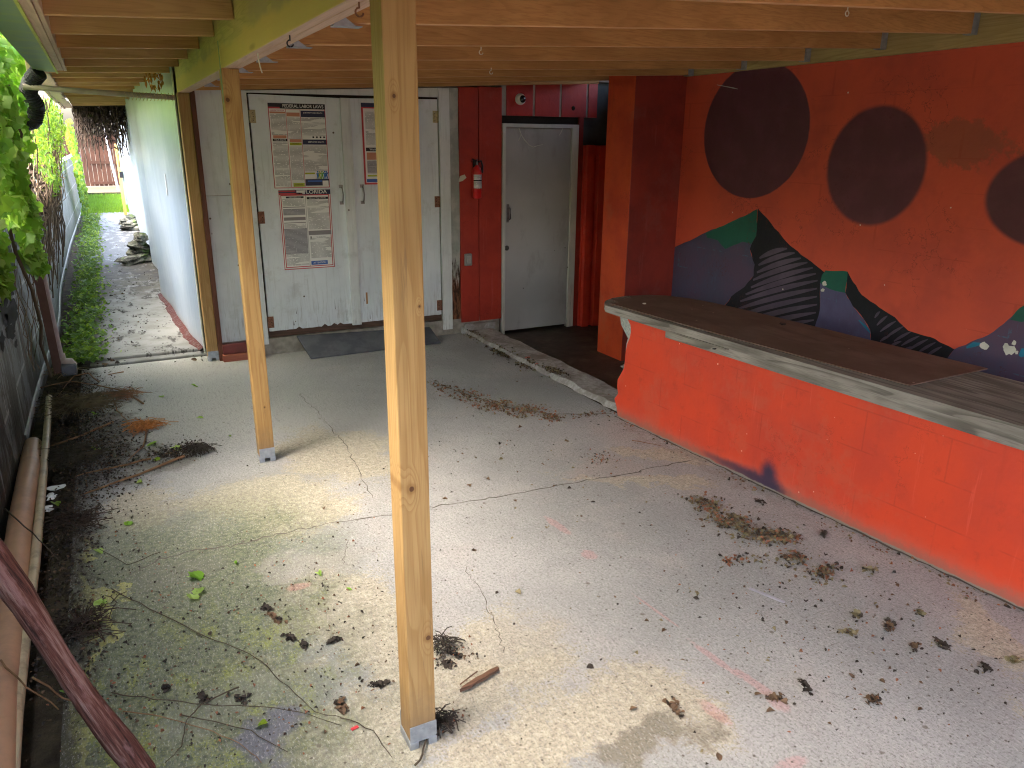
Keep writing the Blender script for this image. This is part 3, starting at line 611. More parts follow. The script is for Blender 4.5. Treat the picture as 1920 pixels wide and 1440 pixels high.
# red boxed column right of the door
g = G(); g.box(4.408, 4.46, YW-.01, YW+.1, -.06, 2.12); put('jamb_strip', g, mt['redd'], bw)
g = G(); g.box(4.47, 4.55, YW-.10, YW-.05, -.06, 1.85); g.box(4.60, 4.80, YW-.12, YW-.05, -.06, 1.84); g.box(4.46, 4.80, YW-.05, YW-.012, -.06, 1.845)
put('boxed_column', g, paint_wall('column_red', (.62, .05, .025), (.45, .035, .02)), bw, bevel=.004)
g = G(); g.box(4.46, 5.4, YW+.03, YW+.2, -.1, 2.46); put('recess_back', g, simple('dark_teal', (.045, .05, .05), .7, .4, 5), bw)
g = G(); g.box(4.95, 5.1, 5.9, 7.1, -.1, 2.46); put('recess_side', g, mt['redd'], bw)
# bricks under the white panel
b = tag(put('loose_brick', G().box(.755, 1.06, YW-.06, YW+.01, .062, .148), paint_wall('dark_brick', (.17, .035, .03), (.11, .03, .025), chips=(.5, .35, .3)), bevel=.006), 'dark red brick block under the white panel beside the middle post', 'brick')
b = tag(put('timber_block', G().box(.745, 1.10, YW-.09, YW+.012, 0, .06), wood('red_timber', (.26, .08, .05), (.38, .13, .08), 0, knots=False), bevel=.004), 'reddish timber block lying on the floor under the dark brick', 'timber')

# ------------------------------------------------------------ pier and mural wall
g = G(); g.box(4.06, 4.95, 5.57, 5.97, -.1, 2.9); g.m[2] = 1; tag(put('wall_pier', g, [mt['orange'], paint_wall('pier_front_red', (.27, .032, .02), (.20, .026, .018))], loc=(4.5, 5.77, -.1), bevel=.006), 'plain orange-red pier beside the grey door at the left end of the mural', 'pier')  # front face gets a darker red, its shade put into the colour
XM = 4.6
def m_mural():
    m = M('mural_paint', .5, .35); y = m.xyz()
    c = m.mix(m.step(m.noise(2.2, 5, .6), .38, .68), (.64, .095, .05), (.52, .08, .05))
    c = m.mix(m.ma('MULTIPLY', m.step(m.noise(1.3, 4, .7, m.map(loc=(5, 3, 1))), .52, .7), .6), c, (.40, .06, .04))
    ed = m.ma('MULTIPLY', m.ma('SUBTRACT', m.noise(14, 5, .7), .5), .02)
    # brownish scuffed patch between the second and third circles
    pc = onX(1800, 270, XM); v = m.n('Mapping', dict(vector_type='TEXTURE'), Vector=m.co, Location=(0, pc.y, pc.z), Scale=(1, .3, .13)).outputs[0]; q = m.xyz(v)
    dd = m.ma('ADD', m.ma('SQRT', m.ma('ADD', m.ma('MULTIPLY', q[1], q[1]), m.ma('MULTIPLY', q[2], q[2]))), m.ma('MULTIPLY', m.ma('SUBTRACT', m.noise(9, 5, .7), .5), 2.2))
    c = m.mix(m.ma('MULTIPLY', m.step(dd, 1.1, .8), .55), c, (.20, .085, .05))
    # block joints and scratches
    bk = m.n('TexBrick', None, Vector=m.map((1, 2.5, 2.5), rot=(0, 0, 0), v=m.n('CombineXYZ', None, X=y[1], Y=y[2], Z=0.).outputs[0]), Scale=1., Mortar_Size=.012, Mortar_Smooth=.6, Brick_Width=1., Row_Height=.5)
    c = m.mix(m.ma('MULTIPLY', bk.outputs['Fac'], m.ma('MULTIPLY', m.step(m.noise(3, 4), .45, .65), .25)), c, (.30, .03, .015))
    for (cy, cz, ry, rz, s0, s1, cc) in ((4.73, 1.968, .565, .512, 1.01, .985, (.11, .034, .048)), (3.585, 1.735, .38, .385, 1.05, .95, (.115, .034, .048)), (2.42, 1.60, .375, .27, 1.06, .95, (.105, .034, .045))):
        v = m.n('Mapping', dict(vector_type='TEXTURE'), Vector=m.co, Location=(0, cy, cz), Scale=(1, ry, rz)).outputs[0]; q = m.xyz(v)
        d = m.ma('ADD', m.ma('SQRT', m.ma('ADD', m.ma('MULTIPLY', q[1], q[1]), m.ma('MULTIPLY', q[2], q[2]))), ed)
        c = m.mix(m.step(d, s0, s1), c, m.mix(m.step(m.noise(5, 4), .4, .7), cc, tuple(a*1.25 for a in cc)))
    chips(m, c); return m.mat
def chips(m, c, col=(.72, .66, .58), more=False):
    d = m.vor(8, m.map((1, 1, 1))); k = m.xyz(m.vor(8, out='Color'))[1]
    y = m.xyz(); low = m.step(y[2], 2.2, .9)
    c = m.mix(m.ma('MULTIPLY', m.step(m.ma('ADD', d, m.ma('MULTIPLY', m.noise(60, 3), .09)), .11, .08), m.step(m.ma('ADD', k, m.ma('MULTIPLY', low, .05)), .94, .95)), c, col)
    d2 = m.vor(28); k2 = m.xyz(m.vor(28, out='Color'))[0]
    c = m.mix(m.ma('MULTIPLY', m.step(d2, .17, .1), m.step(m.ma('ADD', k2, m.ma('MULTIPLY', low, .03)), .972, .978)), c, col)
    cr = m.step(m.ma('ABSOLUTE', m.ma('SUBTRACT', m.noise(3.5, 5, .65, m.map(loc=(1, 7, 3))), .5)), .006, .002)
    c = m.mix(m.ma('MULTIPLY', cr, m.ma('MULTIPLY', m.step(m.noise(2), .5, .6), .5)), c, (.1, .02, .02))
    m.col(c); m.bump(m.ma('ADD', m.noise(30, 5, .6), m.ma('MULTIPLY', m.noise(5, 3), 1.5)), .25, .01)
def m_flat(name, c1, c2, cy=None):
    m = M(name, .5, .35); c = m.mix(m.step(m.noise(3, 5, .65), .4, .65), c1, c2)
    if cy:
        r = m.n('TexBrick', None, Vector=m.map((1, 2.5, 2.5), v=m.n('CombineXYZ', None, X=m.xyz()[1], Y=m.xyz()[2], Z=0.).outputs[0]), Scale=1., Mortar_Size=.014, Mortar_Smooth=.5, Brick_Width=1., Row_Height=.5).outputs['Fac']
        c = m.mix(m.ma('MULTIPLY', m.ma('MULTIPLY', r, m.step(m.noise(7, 5, .8), .5, .62)), .7), c, cy)
        c = m.mix(m.ma('MULTIPLY', m.step(m.noise(1, 6, .8, m.map((40, 40, 6))), .58, .7), .4), c, cy)
    chips(m, c); return m.mat
MM = [m_mural(), m_flat('mural_purple', (.075, .07, .125), (.10, .065, .115), (.06, .17, .25)), m_flat('mural_green', (.014, .12, .085), (.016, .09, .07)),
      m_flat('mural_black', (.008, .009, .014), (.012, .012, .02)), m_flat('mural_stripe', (.085, .065, .10), (.12, .09, .13)), m_flat('mural_violet', (.10, .095, .19), (.085, .072, .15), (.07, .2, .3)), simple('mural_bare', (.62, .62, .56), .8), simple('mural_cyan', (.02, .2, .32), .6)]
g = G(); g.box(XM, XM+.2, -2.5, 5.57, -.1, 2.95, 0)
def deco(pts, m, k=1):
    rk = random.Random(len(pts)*31+m); P = []
    for i, (a, b) in enumerate(zip(pts, pts[1:]+pts[:1])):
        n = max(1, int(math.hypot(a[0]-b[0], a[1]-b[1])/9))
        for j in range(n): P.append((a[0]+(b[0]-a[0])*j/n+rk.uniform(-1, 1)*(j > 0), a[1]+(b[1]-a[1])*j/n+rk.uniform(-1.2, 1.2)*(j > 0)))
    x = XM-.0015*k; g.poly([onX(px, py, x) for px, py in P], m)
bnd = [(1417, 395), (1417, 442), (1406, 467), (1415, 496), (1413, 517), (1396, 538), (1371, 556), (1355, 580), (1345, 620)]
ROut = [(1421, 391), (1438, 409), (1452, 428), (1474, 453), (1502, 478), (1523, 492), (1546, 511), (1538, 530), (1537, 582), (1524, 625), (1520, 700)]
LOut = [(1256, 468), (1272, 460), (1304, 446), (1325, 435), (1357, 423), (1396, 405), (1421, 391)]
deco(LOut+bnd[0:]+[(1340, 720), (1252, 700), (1254, 540)], 1, 1)
deco(ROut+[(1340, 720)]+list(reversed(bnd))[:-1], 3, 2)
deco([(1323, 437), (1357, 423), (1396, 405), (1420, 392), (1418, 442), (1409, 457), (1392, 453), (1375, 460), (1360, 467), (1346, 451), (1326, 446)], 2, 3)
def stripe(L, w, m=4, k=4):     # tapered paint stroke along pixels L
    q = [onX(px, py, XM-.0015*k) for px, py in L]; a = []; b = []
    for i, p in enumerate(q):
        d = (q[min(i+1, len(q)-1)]-q[max(i-1, 0)]); d.normalize(); nn = Vector((0, -d.z, d.y)); t = i/(len(q)-1); ww = w*math.sin(math.pi*min(1, .12+t*.8))*.5
        a.append(p+nn*ww); b.append(p-nn*ww)
    g.poly(a+b[::-1], m)
def curve(a, b, sag, n=7): return [(a[0]+(b[0]-a[0])*t, a[1]+(b[1]-a[1])*t+sag*4*t*(1-t)) for t in [i/(n-1) for i in range(n)]]
for a, b in (((1424, 484), (1476, 466)), ((1422, 497), (1490, 474)), ((1419, 511), (1502, 484)), ((1412, 525), (1514, 492)), ((1408, 539), (1524, 502)), ((1398, 552), (1530, 513)), ((1388, 565), (1533, 526)), ((1384, 579), (1532, 541)), ((1378, 594), (1532, 556)), ((1385, 606), (1532, 571)), ((1395, 618), (1530, 586)), ((1410, 630), (1526, 600)), ((1430, 640), (1520, 615))):
    stripe(curve(a, b, -3), .042)
deco([(1541, 516), (1548, 507), (1570, 508), (1589, 509), (1588, 527), (1585, 549), (1565, 545), (1548, 538), (1538, 530)], 2, 3)
deco([(1538, 530), (1548, 538), (1565, 545), (1585, 549), (1599, 574), (1620, 599), (1632, 620), (1633, 660), (1640, 740), (1520, 720), (1524, 610), (1537, 582)], 5, 1)
deco([(1589, 509), (1599, 528), (1616, 553), (1641, 570), (1657, 582), (1678, 595), (1703, 620), (1745, 632), (1770, 645), (1789, 655), (1776, 672), (1790, 760), (1640, 740), (1633, 660), (1632, 620), (1620, 599), (1599, 574), (1585, 549), (1588, 527)], 3, 2)
for a, b in (((1640, 596), (1650, 584)), ((1644, 610), (1664, 592)), ((1650, 622), (1680, 602)), ((1662, 632), (1694, 612)), ((1676, 640), (1708, 622)), ((1690, 648), (1724, 630)), ((1704, 656), (1740, 636)), ((1720, 662), (1754, 642)), ((1736, 668), (1766, 650)), ((1650, 640), (1668, 630)), ((1668, 650), (1690, 640)), ((1690, 660), (1712, 650))):
    stripe(curve(a, b, -1, 5), .02)
deco([(1789, 655), (1820, 641), (1853, 628), (1882, 607), (1905, 585), (1990, 520), (2100, 560), (2250, 640), (2250, 860), (1790, 760), (1776, 672)], 1, 1)
deco([(1894, 600), (1906, 583), (1950, 548), (1990, 518), (2040, 540), (2000, 580), (1950, 590), (1915, 604)], 2, 3)
for cx, cy, rr in ((1846, 649, 9), (1892, 656, 12), (1886, 650, 7), (1906, 661, 4), (1546, 532, 5), (1543, 544, 4), (1901, 643, 5)):
    rk = random.Random(cx); deco([(cx+rr*rk.uniform(.6, 1.15)*math.cos(a*.52), cy+rr*rk.uniform(.6, 1.15)*math.sin(a*.52)) for a in range(12)], 6, 5)
stripe([(1812, 652), (1826, 646), (1842, 644)], .03, 7, 4); stripe([(1912, 668), (1920, 660), (1932, 655)], .05, 7, 4); stripe([(1610, 600), (1625, 615), (1632, 625)], .02, 7, 4)
stripe([(1344, 159), (1375, 165), (1384, 167)], .008, 6, 4)
tag(put('mural_wall', g, MM), 'orange-red block wall with a mural of dark circles above striped mountains', 'wall')
# ------------------------------------------------------------ bar counter
bc = thing('bar_counter', (3.1, 4.2, 0), 'low orange-red masonry bar with a weathered plank top, broken at its left end', 'counter')
def cx(y): return 3.013-.062*(y-5)
def front(px, py):   # point on the counter's front face
    d = ray(px, py); t = (3.013+.062*5)/(d.x+.062*d.y); return O+d*t
prof = [(1158, 588), (1159, 600), (1160, 609), (1166, 621), (1173, 635), (1170, 645), (1171, 659), (1168, 680), (1166, 690), (1155, 710), (1154, 725), (1156, 738), (1148, 746), (1153, 763), (1156, 773)]
prof2 = [(1176, 597), (1182, 609), (1183, 622), (1181, 633), (1176, 645), (1173, 659), (1171, 680), (1170, 690), (1158, 712), (1157, 725), (1159, 738), (1152, 748), (1156, 763), (1159, 774)]
prof2 = [(1166, 592)]+prof2
A = [front(*q) for q in prof]; B = [front(*q) for q in prof2]
for L in (A, B): L[-1].z = -.01
A[0].z = B[0].z = .735
g = G(); NB = Vector((.15, 0, 0))
for i in range(len(A)-1):
    rk = .012
    a0, a1, b0, b1 = A[i], A[i+1], B[i], B[i+1]
    g.add([a0+Vector((.02, 0, 0)), a1+Vector((.02, 0, 0)), b1, b0], [(0, 1, 2, 3)], 1)            # chipped concrete edge
    g.add([a0+Vector((.02, 0, 0)), a1+Vector((.02, 0, 0)), a1+NB, a0+NB], [(3, 2, 1, 0)], 1)
    y = 3.9; zz0, zz1 = b0.z, b1.z
    g.add([b0, b1, (cx(y), y, zz1), (cx(y), y, zz0)], [(0, 1, 2, 3)], 0)
g.add([(cx(3.9), 3.9, -.01), (cx(3.9)+.15, 3.9, -.01), (cx(3.9), 3.9, .735), (cx(3.9)+.15, 3.9, .735)], [], 0)
g.add([(cx(3.9), 3.9, -.01), (cx(-.5), -.5, -.01), (cx(-.5), -.5, .735), (cx(3.9), 3.9, .735)], [(0, 1, 2, 3)], 0)
g.add([(cx(4.2)+.15, 4.2, -.1), (cx(-.5)+.15, -.5, -.1), (cx(-.5)+.15, -.5, .735), (cx(4.2)+.15, 4.2, .735)], [(3, 2, 1, 0)], 0)
g.add([A[0]+Vector((.02, 0, 0)), B[0], (cx(-.5), -.5, .735), (cx(-.5)+.15, -.5, .735), A[0]+NB], [(0, 1, 2, 3, 4)], 0)
def spray(m, c):     # dark violet spray-paint smudge near the floor, old dust low on the wall
    z = m.ma('ADD', m.xyz()[2], m.ma('MULTIPLY', m.ma('SUBTRACT', m.noise(4, 5, .7), .5), .16))
    c = m.mix(m.ma('MULTIPLY', m.step(z, .13, .0), .4), c, (.52, .16, .12))
    q_ = m.xyz(); bkk = m.n('TexBrick', None, Vector=m.n('CombineXYZ', None, X=q_[1], Y=q_[2], Z=0.).outputs[0], Scale=1., Mortar_Size=.006, Mortar_Smooth=.8, Brick_Width=.42, Row_Height=.21).outputs['Fac']
    c = m.mix(m.ma('MULTIPLY', bkk, m.ma('MULTIPLY', m.step(m.noise(5, 4), .45, .6), .35)), c, (.38, .035, .02))
    c = m.mix(m.ma('MULTIPLY', m.step(m.ma('ADD', q_[2], m.ma('MULTIPLY', m.ma('SUBTRACT', m.noise(18, 6, .8), .5), .12)), .075, .01), .55), c, (.22, .13, .10))
    for px, py, ry, rz, k in ((1441, 890, .055, .075, 1.), (1444, 912, .10, .05, 1.), (1415, 895, .15, .045, .95), (1375, 875, .13, .03, .75), (1340, 858, .1, .02, .5)):
        p = front(px, py); v = m.n('Mapping', dict(vector_type='TEXTURE'), Vector=m.co, Location=(0, p.y-4.2, max(p.z, .0)), Scale=(1, ry, rz)).outputs[0]; q = m.xyz(v)
        d = m.ma('ADD', m.ma('SQRT', m.ma('ADD', m.ma('MULTIPLY', q[1], q[1]), m.ma('MULTIPLY', q[2], q[2]))), m.ma('MULTIPLY', m.ma('SUBTRACT', m.noise(16, 4), .5), .8))
        c = m.mix(m.ma('MULTIPLY', m.step(d, 1.6, .3), k), c, (.05, .033, .065))
    c = m.mix(m.step(m.ma('ADD', m.xyz()[2], m.ma('MULTIPLY', m.noise(14, 5, .7), .03)), .026, .018), c, (.24, .22, .19))
    return c
mt['counter'] = paint_wall('counter_paint', (.68, .066, .024), (.58, .06, .03), chips=(.85, .5, .4), sc=2.4, extra=spray)
mcon = M('broken_concrete', .9, .2); n_ = mcon.noise(50, 4, .8); mcon.col(mcon.mix(mcon.step(n_, .4, .62), (.30, .33, .31), (.50, .50, .46))); mcon.bump(n_, .8, .01)
put('counter_wall', g, [mt['counter'], mcon.mat], bc)
# apron and planks
g = G(); g.add([(cx(3.75)-.022, 3.75, .688), (cx(-.5)-.022, -.5, .68), (cx(-.5)-.022, -.5, .742), (cx(3.75)-.022, 3.75, .745), (cx(3.75)-.001, 3.75, .688), (cx(-.5)-.001, -.5, .68), (cx(-.5)-.001, -.5, .742), (cx(3.75)-.001, 3.75, .745)],
      [(0, 1, 2, 3), (4, 7, 6, 5), (0, 4, 5, 1), (3, 2, 6, 7), (0, 3, 7, 4), (1, 5, 6, 2)]); put('apron_board', g, mt['grey_wood'], bc, bevel=.003)
g = G(); g.add([(3.05, 4.2, .736), (3.03, 4.33, .736)], []); g.bar((cx(4.2)-.02, 4.3, .737), (cx(3.2)-.045, 3.2, .737), .03, .009); g.box(3.03, 3.3, 4.28, 4.36, .737, .747); put('packer', g, mt['grey_wood'], bc)
zt = .792
outline = [(3.02, 4.345), (3.035, 4.40), (3.10, 4.475), (3.20, 4.535), (3.34, 4.56), (3.50, 4.52), (3.62, 4.42), (3.70, 4.30), (3.76, 4.05), (3.80, 3.7)]
xb = lambda y: cx(y)+.62
# planks: three side by side, running along the bar, clipped at the rounded end
def xo_lo(y): return cx(y)-.05
def yend(x):
    best = 4.3
    for (x0, y0), (x1, y1) in zip(outline, outline[1:]):
        if x0 <= x <= x1: return y0+(y1-y0)*(x-x0)/(x1-x0)
    return 4.345 if x < 3.02 else 3.7
offs = [-.05, .10, .255, .41, .60]
for a, b in zip(offs, offs[1:]):
    P = []; n = 8
    for i in range(n+1):
        o_ = a+.002+(b-a-.004)*i/n; x = cx(4.3)+o_; P.append((x-.0*i, yend(x)))
    P = [(x, y) for x, y in P]; yb_ = -.5
    pts = [(cx(yb_)+a+.002, yb_, zt-.045)]+[(x, y, zt-.045) for x, y in P]+[(cx(yb_)+b-.002, yb_, zt-.045)]
    g = G(); g.prism(pts[::-1], (0, 0, .045)); put('plank', g, mt['grey_wood'], bc, bevel=.003)
# hardboard on top
mh = M('hardboard', .6, .3); n_ = mh.noise(2.5, 5, .65)
c_ = mh.mix(mh.step(n_, .38, .66), (.135, .085, .064), (.19, .13, .105)); d_ = mh.vor(20); k_ = mh.xyz(mh.vor(20, out='Color'))[0]
c_ = mh.mix(mh.ma('MULTIPLY', mh.step(d_, .15, .08), mh.step(k_, .93, .95)), c_, (.5, .42, .34)); c_ = mh.mix(mh.ma('MULTIPLY', mh.step(mh.noise(1, 5, .7, mh.map((9, 1.4, 1))), .5, .7), .5), c_, (.06, .035, .028)); mh.col(c_); mh.bump(n_, .15, .01)
hp = [(3.055, 4.36), (3.13, 4.36), (3.145, 4.47), (3.30, 4.44), (3.34, 4.52), (3.50, 4.49), (3.60, 4.41), (3.68, 4.27), (3.735, 4.05), (3.78, 3.6), (3.86, 2.17), (3.245, 2.16), (3.10, 3.6)]
g = G(); g.prism([(x, y, zt+.002) for x, y in hp][::-1], (0, 0, .005)); tag(put('hardboard_sheet', g, mh.mat, loc=(3.4, 3.4, zt)), 'long thin dark brown sheet lying on the plank top of the bar', 'board')
def scrap(px, py, z, r, label, mat, cat='debris', n=5, h=.006):
    p = onZ(px, py, z); rk = random.Random(px*7+py); g = G()
    g.prism([(p.x+r*rk.uniform(.4, 1.2)*math.cos(-a*6.28/n), p.y+r*.8*rk.uniform(.5, 1.2)*math.sin(-a*6.28/n), z+.0005) for a in range(n)], (0, 0, h))
    return tag(put(cat.replace(' ', '_'), g, mat, loc=p), label, cat)
scrap(1207, 570, zt+.008, .018, 'tiny pale paint flake on the brown sheet near the rounded end of the bar', mt['white'], 'paint flake')
scrap(1467, 608, zt+.008, .03, 'small black scrap on the brown sheet at mid bar', mt['black'], 'scrap')
scrap(1340, 655, zt+.008, .012, 'thin black splinter at the front edge of the bar top', mt['black'], 'splinter')

# ------------------------------------------------------------ things on the back wall
def textmesh(g, s, x, z, y, size, m, xs=1.):
    cu = bpy.data.curves.new('t', 'FONT'); cu.body = s; cu.size = size; cu.align_x = 'CENTER'; cu.align_y = 'CENTER'; cu.offset = size*.012
    o = bpy.data.objects.new('t', cu); C.objects.link(o); bpy.context.view_layer.update()
    me = bpy.data.meshes.new_from_object(o.evaluated_get(bpy.context.evaluated_depsgraph_get()))
    g.add([(x+v.co.x*xs, y, z+v.co.y) for v in me.vertices], [tuple(p.vertices) for p in me.polygons], m)
    bpy.data.objects.remove(o); bpy.data.curves.remove(cu); bpy.data.meshes.remove(me)
def flat(name, c, rough=.45): return simple(name, c, rough, .03)
def m_print(name, paper, ink, rows_=110):
    m = M(name, .4, .4); y = m.xyz()
    fr = m.ma('FRACT', m.ma('MULTIPLY', y[2], rows_)); ln = m.step(fr, .45, .6)
    gap = m.step(m.noise(1, 2, .5, m.map((60, 1, 70))), .36, .42); para = m.step(m.noise(1, 1, .5, m.map((3, 1, 26))), .38, .42)
    m.col(m.mix(m.ma('MULTIPLY', m.ma('MULTIPLY', ln, gap), para), paper, ink)); return m.mat
PM = [flat('paper', (.78, .78, .73)), m_print('print_text', (.77, .77, .72), (.28, .28, .27)), flat('navy', (.025, .03, .07)), flat('salmon', (.58, .25, .15)), flat('lime', (.42, .47, .03)),
      flat('red_line', (.52, .05, .06)), flat('poster_black', (.02, .02, .022)), flat('title_white', (.75, .75, .72)), flat('blue', (.05, .13, .42)), m_print('print_dense', (.40, .39, .40), (.2, .19, .2), 100),
      flat('green_fig', (.16, .42, .05)), flat('blue_fig', (.03, .2, .5)), flat('grey_bar', (.25, .23, .23))]
def poster(tl, tr, bl, br, build, label):
    q = [onY(px, py, YW-.004) for px, py in (tl, tr, bl, br)]
    x0 = (q[0].x+q[2].x)/2; x1 = (q[1].x+q[3].x)/2; z1 = (q[0].z+q[1].z)/2; z0 = (q[2].z+q[3].z)/2
    g = G(); g.box(x0, x1, YW-.004, YW-.0012, z0, z1, 5)
    def r(u0, u1, v0, v1, m, k=1): # u right, v down, 0..1
        yy = YW-.004-.0008*k; X0, X1, Z0, Z1 = x0+(x1-x0)*u0, x0+(x1-x0)*u1, z1-(z1-z0)*v1, z1-(z1-z0)*v0
        g.add([(X0, yy, Z0), (X1, yy, Z0), (X1, yy, Z1), (X0, yy, Z1)], [(0, 1, 2, 3)], m)
    def t(s, u, v, h, m=7, xs=1., k=3): textmesh(g, s, x0+(x1-x0)*u, z1-(z1-z0)*v, YW-.004-.0008*k, (z1-z0)*h, m, xs)
    build(r, t, g, x0, x1, z0, z1)
    return tag(put('poster', g, PM, loc=((x0+x1)/2, YW-.004, z0)), label, 'poster')
def fig(g, x, z, h, m, yy):
    g.add([(x+h*a, yy, z+h*b) for a, b in ((-.18, 0), (-.06, 0), (0, .35), (.08, 0), (.2, 0), (.1, .5), (.28, .78), (.22, .84), (.06, .7), (-.06, .7), (-.24, .62), (-.2, .55), (-.08, .55))], [tuple(range(13))], m)
    g.add([(x+h*.1*math.cos(a*.785), yy, z+h*.86+h*.1*math.sin(a*.785)) for a in range(8)], [tuple(range(8))], m)
def fed(r, t, g, x0, x1, z0, z1):
    r(.012, .988, .008, .992, 0, 1); r(0, 1, 0, .062, 6, 2); r(0, .2, .045, .062, 5, 3); t('FEDERAL LABOR LAWS', .61, .032, .052, 7, .93)
    r(.02, .29, .075, .105, 0, 2); r(.02, .29, .098, .118, 3, 3); t('UNDER THE FLSA', .15, .086, .018, 5, 1.2)
    r(.03, .29, .125, .37, 1, 2); r(.31, .54, .105, .15, 3, 2); r(.31, .54, .16, .41, 1, 2); r(.56, .99, .08, .155, 2, 2); t("JOB SAFETY AND HEALTH", .775, .105, .02, 7, 1.)
    r(.56, .99, .165, .37, 1, 2); r(.05, .28, .372, .405, 3, 2); r(.04, .29, .412, .442, 6, 2); t('YOUR RIGHTS', .165, .427, .022); r(.33, .54, .415, .45, 3, 2); r(.33, .54, .455, .487, 4, 2); t('NOTICE', .43, .47, .02, 6)
    r(.56, .99, .418, .478, 2, 2); t('EMPLOYEE RIGHTS', .80, .448, .024)
    for i in range(4): r(.74+i*.065, .77+i*.065, .38, .40, 6, 3)
    r(.03, .29, .455, .985, 1, 2); r(.32, .54, .50, .935, 1, 2); r(.34, .54, .94, .985, 4, 2); t('WARNING', .44, .962, .02, 6)
    r(.56, .98, .49, .80, 1, 2); r(.56, .74, .815, .835, 4, 3); r(.56, .99, .895, .975, 2, 2); r(.60, .86, .91, .93, 8, 3); r(.87, .98, .915, .985, 0, 3)
    for u, m in ((.79, 11), (.82, 4), (.87, 10), (.92, 11), (.95, 8)): fig(g, x0+(x1-x0)*u, z1-(z1-z0)*.893, (z1-z0)*.10, m, YW-.0075)
    for v in (.068,): r(.0, 1, v, v+.003, 5, 3)
    for u in (.30, .55): r(u-.004, u+.004, .07, .985, 5, 2)
def flo(r, t, g, x0, x1, z0, z1):
    r(.0, 1, 0, 1, 5, 1); r(.012, .988, .004, .99, 0, 1.4); r(.03, .97, .02, .975, 5, 2); r(.045, .955, .07, .965, 0, 3); r(0, 1, .0, .058, 2, 4); r(0, .45, .035, .058, 5, 5); r(.0, .32, .006, .02, 5, 5); r(.34, .5, .005, .052, 0, 5)
    t('FLORIDA', .70, .028, .062, 7, 1.2, 6)
    r(.13, .47, .078, .1, 6, 4); r(.53, .95, .09, .118, 6, 4); t('Minimum Wage in Florida', .74, .104, .02, 7, 1., 5); t('CHILD LABOR LAWS', .30, .089, .016, 7, 1., 5)
    r(.06, .48, .11, .20, 1, 4); r(.06, .48, .205, .215, 12, 4); r(.06, .48, .23, .31, 9, 4); r(.06, .48, .335, .375, 12, 4); r(.06, .48, .40, .41, 12, 4); r(.06, .48, .42, .47, 1, 4)
    r(.05, .49, .475, .80, 9, 4); r(.05, .49, .80, .95, 1, 4); r(.53, .95, .125, .50, 1, 4); r(.52, .97, .515, .57, 12, 4); r(.54, .95, .59, .87, 1, 4); r(.55, .57, .585, .615, 6, 5); t('To Employees:', .76, .60, .02, 6, 1., 5)
    r(.53, .86, .905, .955, 8, 4); t('ATTENTION', .70, .93, .03, 7, 1., 5); r(.5, .507, .07, .965, 12, 4)
def fed2(r, t, g, x0, x1, z0, z1):
    r(.0, 1, 0, 1, 5, 1); r(.03, .97, .065, .98, 0, 2); r(0, 1, 0, .05, 2, 3); t('FLORIDA LABOR LAWS', .58, .028, .05, 7, 1., 4)
    r(.06, .5, .1, .5, 1, 3); r(.54, .95, .1, .5, 1, 3); r(.05, .5, .54, .585, 6, 3); t('Workers', .2, .563, .035, 7, 1., 4); r(.06, .5, .60, .69, 3, 3); r(.06, .5, .7, .86, 9, 3); r(.06, .5, .88, .9, 4, 3); r(.04, .9, .93, .97, 8, 3); r(.54, .95, .54, .9, 1, 3)
poster((499.6, 193.5), (608.4, 194.7), (516.8, 354), (618.7, 350.5), fed, 'large poster headed FEDERAL LABOR LAWS, upper one on the left white door')
poster((520.7, 357), (617.6, 355), (535, 506.5), (629, 500), flo, 'red-bordered poster headed FLORIDA, lower one on the left white door')
poster((676.5, 193.5), (782, 195), (684, 346.5), (785, 344), fed2, 'red-edged law poster on the right white door, partly behind the nearest post')

# fire extinguisher
p = onY(895, 372, YW-.07); ex, ez = p.x, p.z; t = thing('fire_extinguisher', (ex, YW-.07, ez), 'small red fire extinguisher with a white label hanging on the red panel', 'fire extinguisher')
r0 = .045; yc = YW-.065
put('cylinder', G().lathe((ex, yc, ez), [(.03, 0), (r0, .012), (r0, .26), (r0*.85, .285), (.02, .30), (.014, .312)], 24), mt['redpaint'], t)
g = G()
for k0, k1, m in ((.095, .165, 0), (.165, .175, 1), (.175, .225, 0)):
    for i in range(12):
        a0, a1 = R(180+20+i*11.67), R(180+20+(i+1)*11.67); rr = r0+.0012
        g.add([(ex+rr*math.cos(a0), yc+rr*math.sin(a0), ez+k0), (ex+rr*math.cos(a1), yc+rr*math.sin(a1), ez+k0), (ex+rr*math.cos(a1), yc+rr*math.sin(a1), ez+k1), (ex+rr*math.cos(a0), yc+rr*math.sin(a0), ez+k1)], [(0, 1, 2, 3)], m, True)
put('label', g, [m_print('extinguisher_label', (.75, .74, .72), (.3, .3, .3), 90), mt['black']], t)
g = G(); g.lathe((ex, yc, ez+.306), [(.012, 0), (.014, .03), (.01, .045)], 12); put('valve', g, mt['chrome'], t)
g = G(); g.bar((ex+.01, yc, ez+.34), (ex-.055, yc-.01, ez+.365), .018, .006); g.bar((ex+.01, yc, ez+.36), (ex-.06, yc-.01, ez+.345), .016, .005); put('lever', g, mt['black'], t)
g = G(); g.tube([(ex+.012, yc, ez+.34), (ex+.045, yc+.0, ez+.35), (ex+.06, yc, ez+.30), (ex+.056, yc, ez+.24)], [.009, .009, .01, .011], 8); put('hose', g, mt['black'], t)
g = G(); g.box(ex-.02, ex+.02, YW-.018, YW-.011, ez+.2, ez+.36); put('bracket', g, mt['dark'], t)
